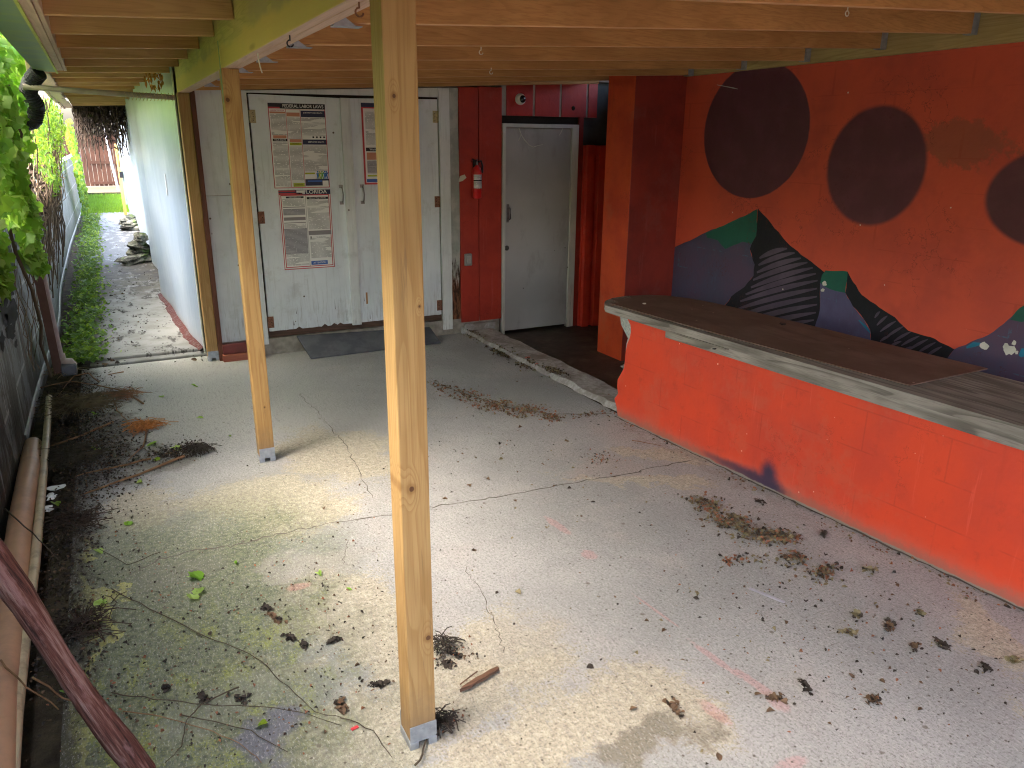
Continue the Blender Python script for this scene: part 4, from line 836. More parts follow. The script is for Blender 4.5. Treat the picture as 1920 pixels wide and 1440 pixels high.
# camera dome
p = onY(975, 186, YW-.01); t = thing('security_camera', (p.x, YW-.004, p.z), 'small white dome security camera on the red blocks above the grey door', 'security camera')
put('housing', G().lathe((p.x, YW-.006, p.z), [(.052, 0), (.054, -.012), (.05, -.03), (.042, -.045), (.03, -.052)], 28, axis='y'), mt['white'], t)
q = Vector((p.x+.005, YW-.05, p.z)); put('lens', G().lathe(q, [(.036, .004), (.034, -.008), (.024, -.018), (.01, -.023)], 24, axis='y'), simple('lens_black', (.01, .01, .012), .12, .1, 10, spec=.7), t)
# outlet cover
p = onY(878, 487, YW-.03); t = thing('outlet_cover', (p.x, YW-.01, p.z), 'grey weatherproof outlet box low on the red panel', 'outlet box')
put('box', G().box(p.x-.04, p.x+.04, YW-.045, YW-.011, p.z-.06, p.z+.06), simple('box_grey', (.30, .29, .27), .45, .1, 20, .3), t, bevel=.01)
put('flap', G().box(p.x-.022, p.x+.022, YW-.056, YW-.046, p.z-.035, p.z+.042), simple('flap_grey', (.42, .41, .38), .35, .1, 20, .3), t, bevel=.008)
# cable hanging over the grey door
g = G(); L = [(973, 240), (977, 252), (984, 263), (992, 272), (1000, 276), (1008, 273), (1018, 271)]
g.tube([onY(a, b, YW-.02-.01*i) for i, (a, b) in enumerate(L)], [.0045, .0045, .005, .005, .004, .003, .002], 7); g.tube([onY(a, b, YW-.025) for a, b in ((977, 250), (975, 258), (972, 264))], .003, 6)
pass
g2 = G(); g2.tube([onY(a, b, YW-.022) for a, b in ((1055, 241), (1052, 248), (1048, 254))], .003, 6); tag(put('cable', g2, simple('cable_pale', (.6, .6, .52), .5), loc=onY(1055, 241, YW-.02)), 'short white wire end at the right of the grey door top', 'cable')
tag(put('cable', g, simple('cable_white', (.6, .6, .52), .5), loc=onY(973, 240, YW-.02)), 'loose white cable dangling from the top of the grey door frame', 'cable')

# dark board lying at the doors
bl_, br_, fl_, fr_ = onY(556, 629, 6.955), onY(806, 613, 6.955), onZ(583, 671, .016), onZ(826, 641, .016)
g = G(); dz_ = Vector((0, 0, -.014)); g.add([bl_, br_, fr_, fl_, bl_+dz_, br_+dz_, fr_+dz_, fl_+dz_], [(0, 3, 2, 1), (4, 5, 6, 7), (0, 1, 5, 4), (1, 2, 6, 5), (2, 3, 7, 6), (3, 0, 4, 7)])
mm = M('slate_board', .75, .25); n_ = mm.noise(5, 5, .7); mm.col(mm.mix(mm.step(n_, .4, .65), (.08, .085, .10), (.12, .125, .14))); mm.bump(mm.noise(60, 4), .3, .004)
tag(put('ramp_board', g, mm.mat, loc=(2.1, 6.6, 0), bevel=.002), 'dark slate-grey board sloping up to the foot of the white double doors', 'board')

# ------------------------------------------------------------ left boundary wall
mf = M('grey_wall_paint', .45, .45); y_ = mf.xyz(); n_ = mf.noise(2.5, 5, .65)
c_ = mf.mix(mf.step(n_, .38, .66), (.155, .175, .185), (.10, .12, .12))
bk = mf.n('TexBrick', None, Vector=mf.n('CombineXYZ', None, X=y_[1], Y=y_[2], Z=0.).outputs[0], Scale=1., Mortar_Size=.014, Mortar_Smooth=.3, Brick_Width=1.2, Row_Height=.45).outputs['Fac']
c_ = mf.mix(mf.ma('MULTIPLY', bk, .8), c_, (.42, .45, .47))
pe = mf.ma('ADD', mf.noise(1, 6, .72, mf.map((1, 3.6, 1.5))), mf.ma('MULTIPLY', mf.step(y_[1], 3.0, 1.6), .12)); c_ = mf.mix(mf.step(pe, .60, .615), c_, (.022, .02, .018))
c_ = mf.mix(mf.ma('MULTIPLY', mf.step(mf.ma('ADD', y_[2], mf.ma('MULTIPLY', n_, .4)), .5, .2), .5), c_, (.12, .12, .10)); c_ = mf.mix(mf.ma('MULTIPLY', mf.step(mf.noise(1, 4, .7, mf.map((1, 8, 1.5))), .52, .7), .2), c_, (.16, .17, .15))
mf.col(c_); mf.bump(mf.ma('ADD', n_, mf.ma('MULTIPLY', pe, 3)), .5, .02)
fx = lambda y: -.66+.06*math.exp(-((y-9)/1.6)**2)+(.08*max(0, (y-16))/7 if y > 16 else 0)
g = G(); N = 70; vs = []
for i in range(N+1):
    y = -3+i*(30+3)/N; x = fx(y); top = 1.38 if y < 14 else 1.42
    vs += [(x, y, -.1), (x, y, .5), (x, y, 1.0), (x, y, top), (x-.18, y, top), (x-.18, y, -.1)]
g.add(vs, [(6*i+k, 6*i+k+1, 6*i+k+7, 6*i+k+6) for i in range(N) for k in range(5)]); g.poly(vs[:6][::-1]); g.poly(vs[-6:])
gw = put('boundary_wall', g, mf.mat, loc=(-.7, 5, -.1)); tag(gw, 'grey painted block wall with black peeling patches along the left edge, half buried in vines', 'wall')
g = G(); vs = []
for i in range(60): y = 5.5+i*.3; vs += [(fx(y)+.012, y, .0), (fx(y)+.012, y, .05), (fx(y)+.001, y, .055)]
g.add(vs, [(3*i+k, 3*i+k+1, 3*i+k+4, 3*i+k+3) for i in range(59) for k in range(2)]); put('base_strip', g, simple('strip_pale', (.40, .42, .43), .6), gw)

g = G(); rk = random.Random(44)
for px, py, w, h in ((14, 545, 13, 26), (24, 590, 14, 30), (8, 575, 9, 34), (38, 560, 7, 20), (44, 578, 5, 14), (20, 625, 10, 18), (48, 610, 3, 14), (36, 530, 4, 16), (52, 640, 2, 12), (5, 640, 6, 20), (30, 645, 4, 10), (12, 600, 5, 14)):
    P = [(px+w*rk.uniform(.45, 1.25)*math.cos(a*.45), py+h*rk.uniform(.5, 1.2)*math.sin(a*.45)) for a in range(14)]
    g.poly([onX(a, b, -.6555) for a, b in P])
put('peeled_patch', g, simple('black_primer', (.014, .013, .012), .8, .4), gw)

# brown downpipe, white conduit and box by the wall
t = thing('downpipe', (-.55, 7.1, 0), 'brown square downpipe standing against the grey wall beside the path', 'pipe')
a = onX(80, 560, -.55); b_ = onX(102, 700, -.55)
put('pipe', G().bar((-.555, 7.10, .03), (-.56, 6.85, 1.02), .07, .06, up=(1, 0, 0)), simple('brown_metal', (.15, .085, .07), .5, .2, 8), t)
put('conduit', G().tube([(-.49, 7.12, .12), (-.495, 7.0, .5), (-.50, 6.88, 1.02)], .022, 10), simple('pinkish_pvc', (.40, .33, .33), .45), t)
put('coupling', G().tube([(-.49, 7.12, .17), (-.48, 7.12, .11), (-.43, 7.12, .10), (-.41, 7.12, .06)], .032, 10), simple('pvc_beige', (.50, .42, .36), .5), t)
tag(put('junction_box', G().box(-.50, -.39, 7.03, 7.18, .0, .085), simple('box_dark', (.13, .14, .16), .6), bevel=.008), 'dark grey plastic box on the ground at the foot of the brown downpipe', 'box')

# pipes lying along the wall
mp = M('salmon_pipe', .45, .4); n_ = mp.noise(6, 5, .7); mp.col(mp.mix(mp.step(n_, .4, .7), (.52, .30, .18), (.40, .24, .15))); 
g = G(); L = [onZ(-12, 1500, .05), onZ(0, 1300, .05), onZ(22, 1120, .05), onZ(38, 980, .05), onZ(55, 880, .035), onZ(62, 835, -.03)]
g.tube(L, .055, 20); tag(put('large_pipe', g, mp.mat, loc=L[2]), 'thick salmon-coloured pipe lying on the soil along the left wall', 'pipe')
mp = M('cream_pipe', .4, .4); n_ = mp.noise(9, 5, .7); mp.col(mp.mix(mp.step(n_, .45, .7), (.52, .42, .27), (.30, .24, .16)))
g = G(); L = [onZ(18, 1500, .04), onZ(30, 1340, .04), onZ(46, 1200, .04), onZ(65, 1060, .04), onZ(80, 900, .03), onZ(88, 810, .02), onZ(92, 745, .02)]
g.tube(L, .022, 14); tag(put('thin_pipe', g, mp.mat, loc=L[2]), 'thin cream pipe lying beside the thick salmon pipe', 'pipe')
# leaning weathered log
ml = M('weathered_bark', .8, .2); v_ = ml.map((4, 60, 60)); n_ = ml.noise(1, 5, .75, ml.map((2, 2, 2)))
L0 = Vector(onZ(-75, 965, .93)); L1 = Vector(onZ(268, 1452, .03))
dirv = (L1-L0).normalized()
ml2 = ml.n('VectorRotate', dict(rotation_type='AXIS_ANGLE'), Vector=ml.co, Axis=tuple(dirv.cross(Vector((1, 0, 0))).normalized()), Angle=dirv.angle(Vector((1, 0, 0)))).outputs[0]
f1 = ml.noise(1, 5, .7, ml.map((3.5, 75, 75), v=ml2)); f2 = ml.noise(1, 4, .7, ml.map((6, 26, 26), v=ml2))
c_ = ml.ramp(f1, (.36, (.035, .016, .014)), (.5, (.14, .055, .042)), (.64, (.30, .185, .16))); c_ = ml.mix(ml.step(f2, .5, .68), c_, (.26, .14, .13)); ml.col(c_); ml.bump(ml.ma('ADD', f1, f2), .7, .01)
g = G(); n = 22; rk = random.Random(8); pts = []; rad = []
for i in range(n+1):
    t_ = i/n; pts.append(L0.lerp(L1, t_)+Vector((.006*math.sin(t_*7), .006*math.cos(t_*5), 0))); rad.append(.034+.004*math.sin(t_*9)+.0025*rk.random())
g.tube(pts, rad, 14); tag(put('leaning_log', g, ml.mat, loc=L1), 'reddish weathered log leaning across the lower left corner', 'log')

# conduit across the gap, corrugated elbow, gutter
g = G(); g.tube([(-.42, 7.02, 2.235), (.2, 7.0, 2.205), (.61, 7.0, 2.19)], .02, 10); tag(put('cross_pipe', g, simple('pale_conduit', (.34, .29, .24), .6), loc=(-.42, 7.0, 2.23)), 'thin horizontal pipe crossing under the roof from the vines to the white wall', 'pipe')
gt = thing('gutter', (-.25, 3, 2.36), 'grey-green metal gutter along the left roof edge', 'gutter')
mgt = M('gutter_metal', .42, .5); n_ = mgt.noise(4, 5, .65); mgt.b.inputs['Metallic'].default_value = .25; mgt.col(mgt.mix(mgt.step(n_, .45, .62), (.20, .27, .24), (.26, .32, .16)))
g = G(); g.box(-.315, -.187, -3.0, 7.12, 2.352, 2.357); g.box(-.335, -.315, -3.0, 7.12, 2.357, 2.46); g.box(-.189, -.186, -3.0, 7.12, 2.357, 2.44); g.box(-.315, -.187, 7.10, 7.12, 2.357, 2.46); put('trough', g, mgt.mat, gt)
g = G(); g.box(-.193, -.181, -3.0, 7.15, 2.342, 2.352); put('drip_edge', g, simple('yellow_edge', (.50, .52, .12), .5), gt)
g = G(); pts = []; rad = []
ctrl = [Vector((-.30, 7.0, 2.34)), Vector((-.36, 7.05, 2.28)), Vector((-.40, 7.1, 2.20)), Vector((-.36, 7.16, 2.10)), Vector((-.40, 7.2, 2.0)), Vector((-.50, 7.25, 1.97))]
K = 60
for i in range(K+1):
    u = i/K*(len(ctrl)-1); j = min(int(u), len(ctrl)-2); pts.append(ctrl[j].lerp(ctrl[j+1], u-j)); rad.append(.055+.007*(i % 2))
g.tube(pts, rad, 16, sm=False); tag(put('corrugated_pipe', g, mt['black'], loc=ctrl[0]), 'black corrugated drain pipe bending down from the end of the gutter', 'pipe')

# ------------------------------------------------------------ far gate
gte = thing('board_gate', (0, 33.4, .12), 'red-brown wooden gate of vertical boards at the far end of the path', 'gate')
mgw = wood('gate_wood', (.05, .022, .014), (.10, .045, .027), 2, knots=False)
g = G(); x = -2.2; rk = random.Random(2)
while x < 1.6: g.box(x, x+.138, 33.4, 33.425, .16+rk.uniform(0, .02), 2.0+rk.uniform(-.02, .03)); x += .152
put('boards', g, mgw, gte)
for z in (.28, 1.02, 1.82): put('rail', G().box(-.3, 1.6, 33.36, 33.398, z-.05, z+.05), mgw, gte)

# ------------------------------------------------------------ stones by the white wall
ms = M('lichen_stone', .85, .2); n_ = ms.noise(7, 5, .7); c_ = ms.mix(ms.step(n_, .4, .62), (.05, .05, .045), (.20, .21, .18)); c_ = ms.mix(ms.step(ms.noise(5, 4, .7, ms.map(loc=(4, 4, 4))), .54, .66), c_, (.09, .14, .05)); ms.col(c_); ms.bump(n_, .9, .03)
def stones(x, y, w, d, n, label, seed):
    rk = random.Random(seed); g = G()
    for i in range(n*3):
        lv = i//3; k = 1-.16*lv; t = G()
        t.blob((0, 0, 0), (w*.34*k*rk.uniform(.8, 1.15), d*.30*k*rk.uniform(.8, 1.2), rk.uniform(.05, .075)), 0, 12, 7, .13, rk)
        mm_ = Matrix.Translation((x+rk.uniform(-.09, .09)*k+.02*lv, y+rk.uniform(-.2, .2)*k, .08+lv*.082))@Matrix.Rotation(rk.uniform(-.35, .35), 4, 'X')@Matrix.Rotation(rk.uniform(-.3, .3), 4, 'Y')@Matrix.Rotation(rk.uniform(0, 3), 4, 'Z')
        g.add([mm_@Vector(v) for v in t.v], t.f)
    tag(put('stacked_stone', g, ms.mat, loc=(x, y, .035)), label, 'stone', 'piles of flat rocks against the white wall')
stones(.36, 13.3, .42, .85, 5, 'nearer pile of flat mossy rocks against the white wall on the path', 1)
stones(.38, 18.4, .44, .9, 3, 'farther pile of dark rocks against the white wall on the path', 2)

# ------------------------------------------------------------ foliage
def m_leaf(name, c1, c2, tr=.45):
    m = M(name, .42, .4); r = m.noise(3.2, 2, .5); r2 = m.noise(23, 2, .5)
    ri = m.n('NewGeometry').outputs['Random Per Island']
    c = m.mix(ri, c1, c2); c = m.mix(m.ma('MULTIPLY', m.step(r, .5, .65), .6), c, tuple(a*.45 for a in c1)); m.col(c)
    tl = m.n('BsdfTranslucent', None, Color=m.mix(.5, c, (.5, .75, .06))); mx = m.n('MixShader', None, Fac=tr, i1=m.b.outputs[0], i2=tl.outputs[0])
    m.t.links.new(mx.outputs[0], m.t.nodes['Material Output'].inputs[0]); return m.mat
mt['ivy'] = m_leaf('ivy_leaf', (.08, .25, .025), (.24, .46, .06), .5); mt['ivy2'] = m_leaf('ivy_leaf_pale', (.26, .46, .08), (.52, .70, .24), .55)
mt['fern'] = m_leaf('feathery_leaf', (.06, .17, .035), (.15, .31, .07)); mt['yg'] = m_leaf('lime_leaf', (.14, .26, .02), (.28, .40, .04))
mt['weed'] = m_leaf('weed_leaf', (.03, .085, .012), (.09, .20, .022), .3)
mt['stem'] = simple('vine_stem', (.10, .07, .045), .8); mt['deadstem'] = simple('dead_vine', (.055, .038, .028), .85); mt['deadl'] = simple('dead_leaf', (.045, .03, .022), .85, .4)
def rdir(rk): 
    v = Vector((rk.gauss(0, 1), rk.gauss(0, 1), rk.gauss(0, 1))); return v.normalized()
def vine(label, blobs, nleaf, size, kindl, mats, seed, stems=(), hang=0, cat='vine', name='climbing_vine', face=Vector((.8, -.5, .5)), spread=.7):
    rk = random.Random(seed); t = thing(name, blobs[0][0], label, cat)
    tot = sum(b[2] for b in blobs); g = G()
    for c, r, w in blobs:
        c = Vector(c)
        for i in range(int(nleaf*w/tot)):
            d = rdir(rk)*(rk.random()**.45); p = c+Vector((d.x*r[0], d.y*r[1], d.z*r[2]))
            if hang: p.z -= abs(rk.gauss(0, hang))*.3
            n = (face+rdir(rk)*spread*1.2).normalized(); tt = Vector((rk.gauss(0, .5), rk.gauss(0, .5), -1))
            g.leaf(p, n, tt, size*rk.uniform(.55, 1.25), kindl, rk.choice(range(len(mats))), .3)
    put('foliage', g, mats, t)
    if stems:
        g = G()
        for L, r in stems: g.tube([Vector(q) for q in L], r, 5)
        put('stem', g, mt['stem'], t)
    return t
def wig(a, b, n, j, rk, sag=0):
    a, b = Vector(a), Vector(b); return [a.lerp(b, i/n)+rdir(rk)*j*(0 < i < n)+Vector((0, 0, -sag*4*(i/n)*(1-i/n))) for i in range(n+1)]
rk = random.Random(21)
near = [((-.53, 6.9, 2.5), (.12, 1.3, .26), 1.6), ((-.60, 8.2, 2.45), (.12, .8, .3), .8), ((-.8, 4.9, 2.75), (.2, 1.4, .35), 1.2), ((-.62, 3.9, 2.35), (.1, .5, .3), 1), ((-.56, 4.7, 1.9), (.13, .8, .5), 2.2), ((-.62, 5.2, 2.3), (.18, 1.1, .45), 3), ((-.52, 5.8, 1.7), (.1, .6, .35), 1.6), ((-.56, 6.2, 2.1), (.12, .7, .45), 2.2), ((-.50, 6.3, 1.30), (.07, .35, .3), 1.0), ((-.52, 6.7, 1.02), (.05, .14, .16), .35),
        ((-.58, 4.7, 1.30), (.08, .5, .28), 1.2), ((-.58, 7.2, 2.0), (.14, .6, .35), 1.4)]
vine('bright green broad-leaved vine cascading over the left wall nearest the camera', near, 4600, .098, 'ivy', [mt['ivy'], mt['ivy2'], mt['ivy']], 5,
     [(wig((-.55, 6.7, .1), (-.5, 5.2, 2.4), 9, .05, rk), .012), (wig((-.5, 6.6, .95), (-.45, 6.2, 2.2), 8, .04, rk), .009), (wig((-.58, 4.2, .9), (-.5, 4.9, 2.5), 8, .05, rk), .008)])
bk_ = [((-1.0, 5.6, 1.9), (.25, 2.2, .35), 3), ((-1.05, 11.5, 2.1), (.3, 3.2, .6), 5)]  # second clump added to shade the white side wall
vine('leafy hedge rising behind the grey wall at the left edge', bk_, 1900, .13, 'ivy', [mt['ivy'], mt['ivy2']], 6, cat='hedge', name='hedge')
vine('tall dense hedge over the wall nearest the camera, just outside the frame', [((-.95, .8, 2.0), (.35, 2.2, .75), 3), ((-.85, 2.6, 2.1), (.25, .9, .55), 1.2)], 2600, .14, 'ivy', [mt['ivy'], mt['weed']], 16, cat='hedge', name='hedge')  # out of frame, added to dim the near floor
mid = [((-.50, 9.6, 1.95), (.13, .9, .30), 2), ((-.46, 11.5, 2.05), (.15, 1.3, .30), 2.4), ((-.5, 10.2, 1.45), (.1, .8, .22), .9), ((-.55, 13.0, 1.75), (.16, 1.6, .4), 1.8), ((-.45, 8.6, 1.75), (.1, .5, .3), .8)]
st_ = []
for i in range(34):
    y0 = rk.uniform(8.3, 13); st_.append((wig((-.58, y0, rk.uniform(.3, .9)), (-.45+rk.uniform(-.1, .1), y0+rk.uniform(-.5, .8), rk.uniform(1.9, 2.4)), 7, .04, rk), rk.uniform(.003, .008)))
vine('feathery pale green vine with dry tangled stems over the wall, mid way down the path', mid, 3600, .062, 'lance', [mt['fern'], mt['fern'], mt['yg']], 7, st_, spread=1.2)
vine('yellow-green creeper column on the wall near the far grass', [((-.44, 19, 1.9), (.1, 1.0, .35), 1), ((-.40, 19, 1.2), (.07, .8, .5), 1.3), ((-.40, 20, .6), (.08, .8, .4), .8)], 900, .09, 'heart', [mt['yg'], mt['fern']], 8)
# dark tangle of dead vines on the wall
g = G()
for i in range(75):
    y0 = rk.uniform(8.2, 12.5); g.tube(wig((-.6, y0, rk.uniform(.5, 1.3)), (-.55+rk.uniform(0, .12), y0+rk.uniform(-.9, .9), rk.uniform(1.3, 2.0)), 6, .05, rk), rk.uniform(.002, .006), 4)
for i in range(40):
    y0 = rk.uniform(6.0, 11.); g.tube(wig((-.63, y0, rk.uniform(.1, .5)), (-.61, y0+rk.uniform(-.9, .9), rk.uniform(.6, 1.4)), 6, .03, rk), rk.uniform(.0015, .004), 4)
for i in range(300):
    g.leaf((rk.uniform(-.62, -.5), rk.uniform(8.3, 11.5), rk.uniform(1.2, 1.75)), rdir(rk), rdir(rk), rk.uniform(.04, .08), 'dry', 1, .4)
t = thing('dry_vine', (-.6, 9.5, 1.2), 'brown tangle of dry vine stems clinging to the grey wall', 'vine'); put('stem', g, [simple('dry_stem', (.22, .16, .11), .85), mt['deadl']], t)
# dead vines hanging under the far end of the roof
g = G()
for i in range(170):
    x0 = rk.uniform(-.26, .52); y0 = rk.uniform(14.6, 15.6); z1 = 2.38; z0 = max(1.35, 2.05-abs(rk.gauss(0, .26))); g.tube(wig((x0, y0, z1), (x0+rk.uniform(-.06, .10), y0, z0), 5, .025, rk), rk.uniform(.003, .009), 4)
for i in range(1300):
    x0 = rk.uniform(-.22, .52); e = (x0+.2)/.7; zz = 2.40-abs(rk.gauss(0, .16+.09*math.sin(e*3.1)))
    g.leaf((x0, rk.uniform(14.6, 15.5), zz), rdir(rk), rdir(rk), rk.uniform(.03, .075), 'dry', 1, .5)
t = thing('dead_vine', (.1, 15.1, 2.4), 'dark curtain of dead vines hanging from the far end of the roof', 'vine'); put('stem', g, [mt['deadstem'], mt['deadl']], t)
# dry vine wrapped on the cross pipe end and an orange dead frond
g = G()
for i in range(14): x0 = .25+i*.026; g.tube([(x0, 6.97, 2.22), (x0+.01, 6.96, 2.185), (x0-.005, 6.975, 2.16)], .003, 4)
tag(put('tendril', g, simple('pale_tendril', (.45, .38, .25), .8), loc=(.4, 6.97, 2.2)), 'dry tendrils curled round the thin horizontal pipe', 'tendril')
g = G(); p0 = onX(288, 150, .5)
for i in range(40): g.leaf(p0+rdir(rk)*.07, rdir(rk), (0, 0, -1), .06, 'lance', 0, .5)
tag(put('dead_frond', g, simple('orange_dead', (.45, .22, .05), .8), loc=p0), 'small orange dead frond on top of the white wall under the roof', 'frond')

# ground cover along the path and the far grass
g = G()
for i in range(5200):
    y = 7.3+(rk.random()**1.35)*15; x = rk.gauss(-.36, .09)+(.03 if y > 9 else 0)
    if x < fx(y)+.02 or x > .12: continue
    g.leaf((x, y, .03+abs(rk.gauss(0, .035))), (rk.gauss(0, .5), rk.gauss(0, .5)-.3, 1), rdir(rk), rk.uniform(.02, .055)*(1+.02*(y-7)), rk.choice(['heart', 'ivy', 'lance']), rk.choice((0, 0, 0, 1)), .3)
kind(put('ground_cover', g, [mt['weed'], mt['yg']]), 'stuff')
g = G()
for i in range(9000):
    y = rk.uniform(22.6, 30); x = rk.uniform(-.75, .9)
    h = rk.uniform(.04, .14); a = rk.uniform(0, 6.28); w = .012; dx, dy = math.cos(a), math.sin(a)
    g.add([(x-dx*w, y-dy*w, 0), (x+dx*w, y+dy*w, 0), (x+rk.uniform(-.04, .04), y+rk.uniform(-.04, .04), h)], [(0, 1, 2)], rk.choice((0, 1, 1)))
kind(put('grass', g, [m_leaf('grass_a', (.07, .17, .015), (.14, .28, .025)), m_leaf('grass_b', (.12, .25, .02), (.2, .36, .04))]), 'stuff')

# ------------------------------------------------------------ litter
mt['dryA'] = simple('leaf_brown', (.12, .075, .045), .8, .5, 30); mt['dryB'] = simple('leaf_olive', (.19, .16, .09), .8, .4, 30); mt['dryC'] = simple('leaf_dark', (.04, .032, .026), .8, .4, 30); mt['dryD'] = simple('leaf_rust', (.26, .11, .06), .8, .4, 30)
DR = [mt['dryA'], mt['dryB'], mt['dryC'], mt['dryD']]
def litter(name, spots, n, size, seed, w=(0, 1, 2, 3), zsp=.006, flat_=.35, objname='leaf_litter'):
    rk = random.Random(seed); g = G()
    tot = sum(s[4] for s in spots)
    for (px, py, sx, sy, ww) in spots:
        c = onZ(px, py)
        for i in range(int(n*ww/tot)):
            x, y = c.x+rk.gauss(0, sx), c.y+rk.gauss(0, sy)
            if y < 4.25 and x > cx(y)-.02 or (x > 3.5 and y > 4.2): continue
            zk = .036 if (x > 3.10 and 4.3 < y < 6.95) else 0
            g.leaf((x, y, zk+.003+abs(rk.gauss(0, zsp))), (rk.gauss(0, flat_), rk.gauss(0, flat_), 1), rdir(rk), size*rk.uniform(.3, 1.2), 'dry', rk.choice(w), rk.uniform(.2, .9))
    kind(put(objname, g, DR), 'stuff')
litter('a', [(830, 728, .05, .12, 1), (880, 745, .06, .1, 2), (930, 762, .07, .08, 3), (985, 772, .08, .07, 3), (1035, 783, .05, .05, 1.5), (1110, 778, .1, .03, .6)], 900, .022, 31, (0, 1, 0, 3))
litter('b', [(885, 632, .03, .12, 1), (935, 662, .03, .12, 2.5), (990, 688, .04, .1, 1.5), (1040, 704, .03, .08, 2)], 700, .02, 32, (0, 1, 2, 1))
litter('c', [(1320, 945, .045, .05, 2.5), (1370, 980, .06, .06, 4), (1430, 1005, .07, .05, 3), (1470, 1012, .05, .03, 2), (1490, 1050, .05, .03, 1.5), (1545, 1075, .06, .03, 2), (1400, 1050, .06, .04, .7)], 1000, .022, 33, (0, 1, 1, 2, 3))
litter('d', [(1600, 1150, .25, .15, 1), (1400, 1090, .25, .2, 1), (1750, 1250, .3, .15, 1.2), (1300, 1000, .4, .4, .8), (1130, 860, .08, .06, 1.2), (1000, 800, .6, .4, 1), (1500, 1250, .5, .3, 1), (900, 900, .8, .8, .8)], 620, .014, 34, (0, 1, 2, 3, 2))
litter('e', [(150, 800, .09, .5, 4), (200, 850, .12, .35, 3), (330, 850, .09, .07, 2), (130, 1000, .08, .4, 2), (120, 1200, .09, .2, 2), (180, 900, .12, .5, 2), (140, 740, .16, .25, 2)], 6000, .016, 35, (0, 2, 2, 2, 2), .012, .5)
litter('f', [(300, 1100, .18, .35, 2), (450, 1180, .3, .25, 2), (600, 1200, .2, .3, 2), (250, 1300, .18, .15, 2), (500, 1330, .25, .12, 2), (520, 1050, .3, .2, 1), (850, 1230, .05, .05, 1.2), (830, 1360, .04, .03, 1.0)], 900, .013, 36, (2, 2, 0, 3), .008, .5)
litter('g', [(250, 560, .2, 1.5, 1), (250, 620, .2, .6, 1.2), (200, 640, .1, .5, 1)], 420, .02, 37, (2, 0, 2), .03, .4)
litter('h', [(215, 590, .10, .7, 2), (260, 520, .22, .8, 3), (200, 660, .12, .25, 2), (230, 480, .2, 1.6, 2), (340, 600, .03, .8, 1)], 1500, .045, 38, (2, 2, 0), .012, .4)
litter('k', [(1180, 795, .05, .12, 1), (1270, 838, .05, .15, 1), (1400, 905, .05, .15, 1), (1530, 968, .05, .15, 1), (1660, 1030, .05, .12, 1), (1800, 1100, .05, .1, 1)], 260, .018, 39, (0, 1, 2, 3), .003, .3)
litter('m', [(1500, 1180, .45, .35, 2), (1000, 1000, .7, .5, 1), (1050, 850, .5, .6, 1)], 95, .028, 40, (0, 1, 0, 2), .003, .25)
# larger single leaves and wet dark clumps, one by one
def one(px, py, s, kindl, mat, label, cat='leaf', group=None, name='fallen_leaf', tilt=.25, seed=None, n=1):
    p = onZ(px, py, .006); r_ = random.Random(px*13+py); g = G()
    if kindl == 'dry':
        s *= .85; a = r_.uniform(0, 3.14); L = s*r_.uniform(.4, .75); K = 13*min(n, 2)
        for i in range(K):
            u, w = r_.gauss(0, L), r_.gauss(0, L*.45)
            g.leaf((p.x+u*math.cos(a)-w*math.sin(a), p.y+u*math.sin(a)+w*math.cos(a), .003+abs(r_.gauss(0, .002))), (r_.gauss(0, .35), r_.gauss(0, .35), 1), rdir(r_), r_.uniform(.009, .026), r_.choice(('dry', 'lance', 'heart')), r_.choice((0, 0, 1)), .5)
        g.leaf((p.x, p.y, .012), (r_.gauss(0, .3), r_.gauss(0, .3), 1), rdir(r_), s*.75, 'heart', 0, .5)
        return tag(put(name, g, [mat, DR[2]], loc=(p.x, p.y, 0)), label, cat, group)
    for i in range(n):
        q = p+Vector((r_.gauss(0, s*.35), r_.gauss(0, s*.3), 0))*(n > 1)
        g.leaf(q+Vector((0, 0, .004+.003*i)), (r_.gauss(0, tilt), r_.gauss(0, tilt), 1), (r_.gauss(0, 1), r_.gauss(0, 1), 0), s*r_.uniform(.85, 1.1), kindl, 0, .3)
    return tag(put(name, g, mat, loc=(p.x, p.y, 0)), label, cat, group)
GL = 'green leaves fallen on the ground'
gl = [(60, 1010, .10, 'ivy', 'large bright green leaf lying over the thin cream pipe'), (355, 1088, .075, 'heart', 'pair of glossy green leaves on the floor, left of the nearest post'), (285, 833, .07, 'heart', 'broad green leaf beside the long twig on the left'),
      (330, 842, .06, 'ivy', 'pale green leaf by the dark clump near the long twig'), (180, 843, .06, 'ivy', 'yellow-green lobed leaf on the dark litter'), (178, 777, .055, 'ivy', 'grey-green leaf on the dark litter near the top twigs'),
      (365, 724, .06, 'ivy', 'small green leaf on the slab just left of the middle post, farthest one'), (303, 744, .045, 'ivy', 'tiny green leaf on the slab by the orange dry tuft'), (295, 862, .035, 'heart', 'small lime leaf right above the long twig'),
      (442, 1055, .05, 'lance', 'small bright green leaf fragment below the main crack'), (185, 1034, .045, 'heart', 'small pale green leaf left of the main crack'), (128, 1296, .05, 'heart', 'small green leaf just right of the thin pipe, behind the log'),
      (190, 1132, .045, 'heart', 'pale heart-shaped leaf between log and green leaf pair'), (490, 1360, .05, 'heart', 'yellowish green leaf at the bottom, left of the post base'), (372, 1115, .055, 'ivy', 'faded blue-green leaf under the glossy pair'),
      (375, 784, .045, 'ivy', 'pale leaf on the bare slab right of the orange tuft'), (430, 818, .04, 'ivy', 'faint yellow leaf left of the middle post base'), (592, 1080, .045, 'lance', 'faded green leaf right of the glossy pair'), (260, 905, .04, 'heart', 'pale green leaf between the two long twigs'), (655, 1105, .04, 'lance', 'small green sprig left of the nearest post'), (240, 982, .05, 'ivy', 'mossy green leaf near the algae patch'), (105, 945, .05, 'heart', 'yellow leaf below the white paper scraps')]
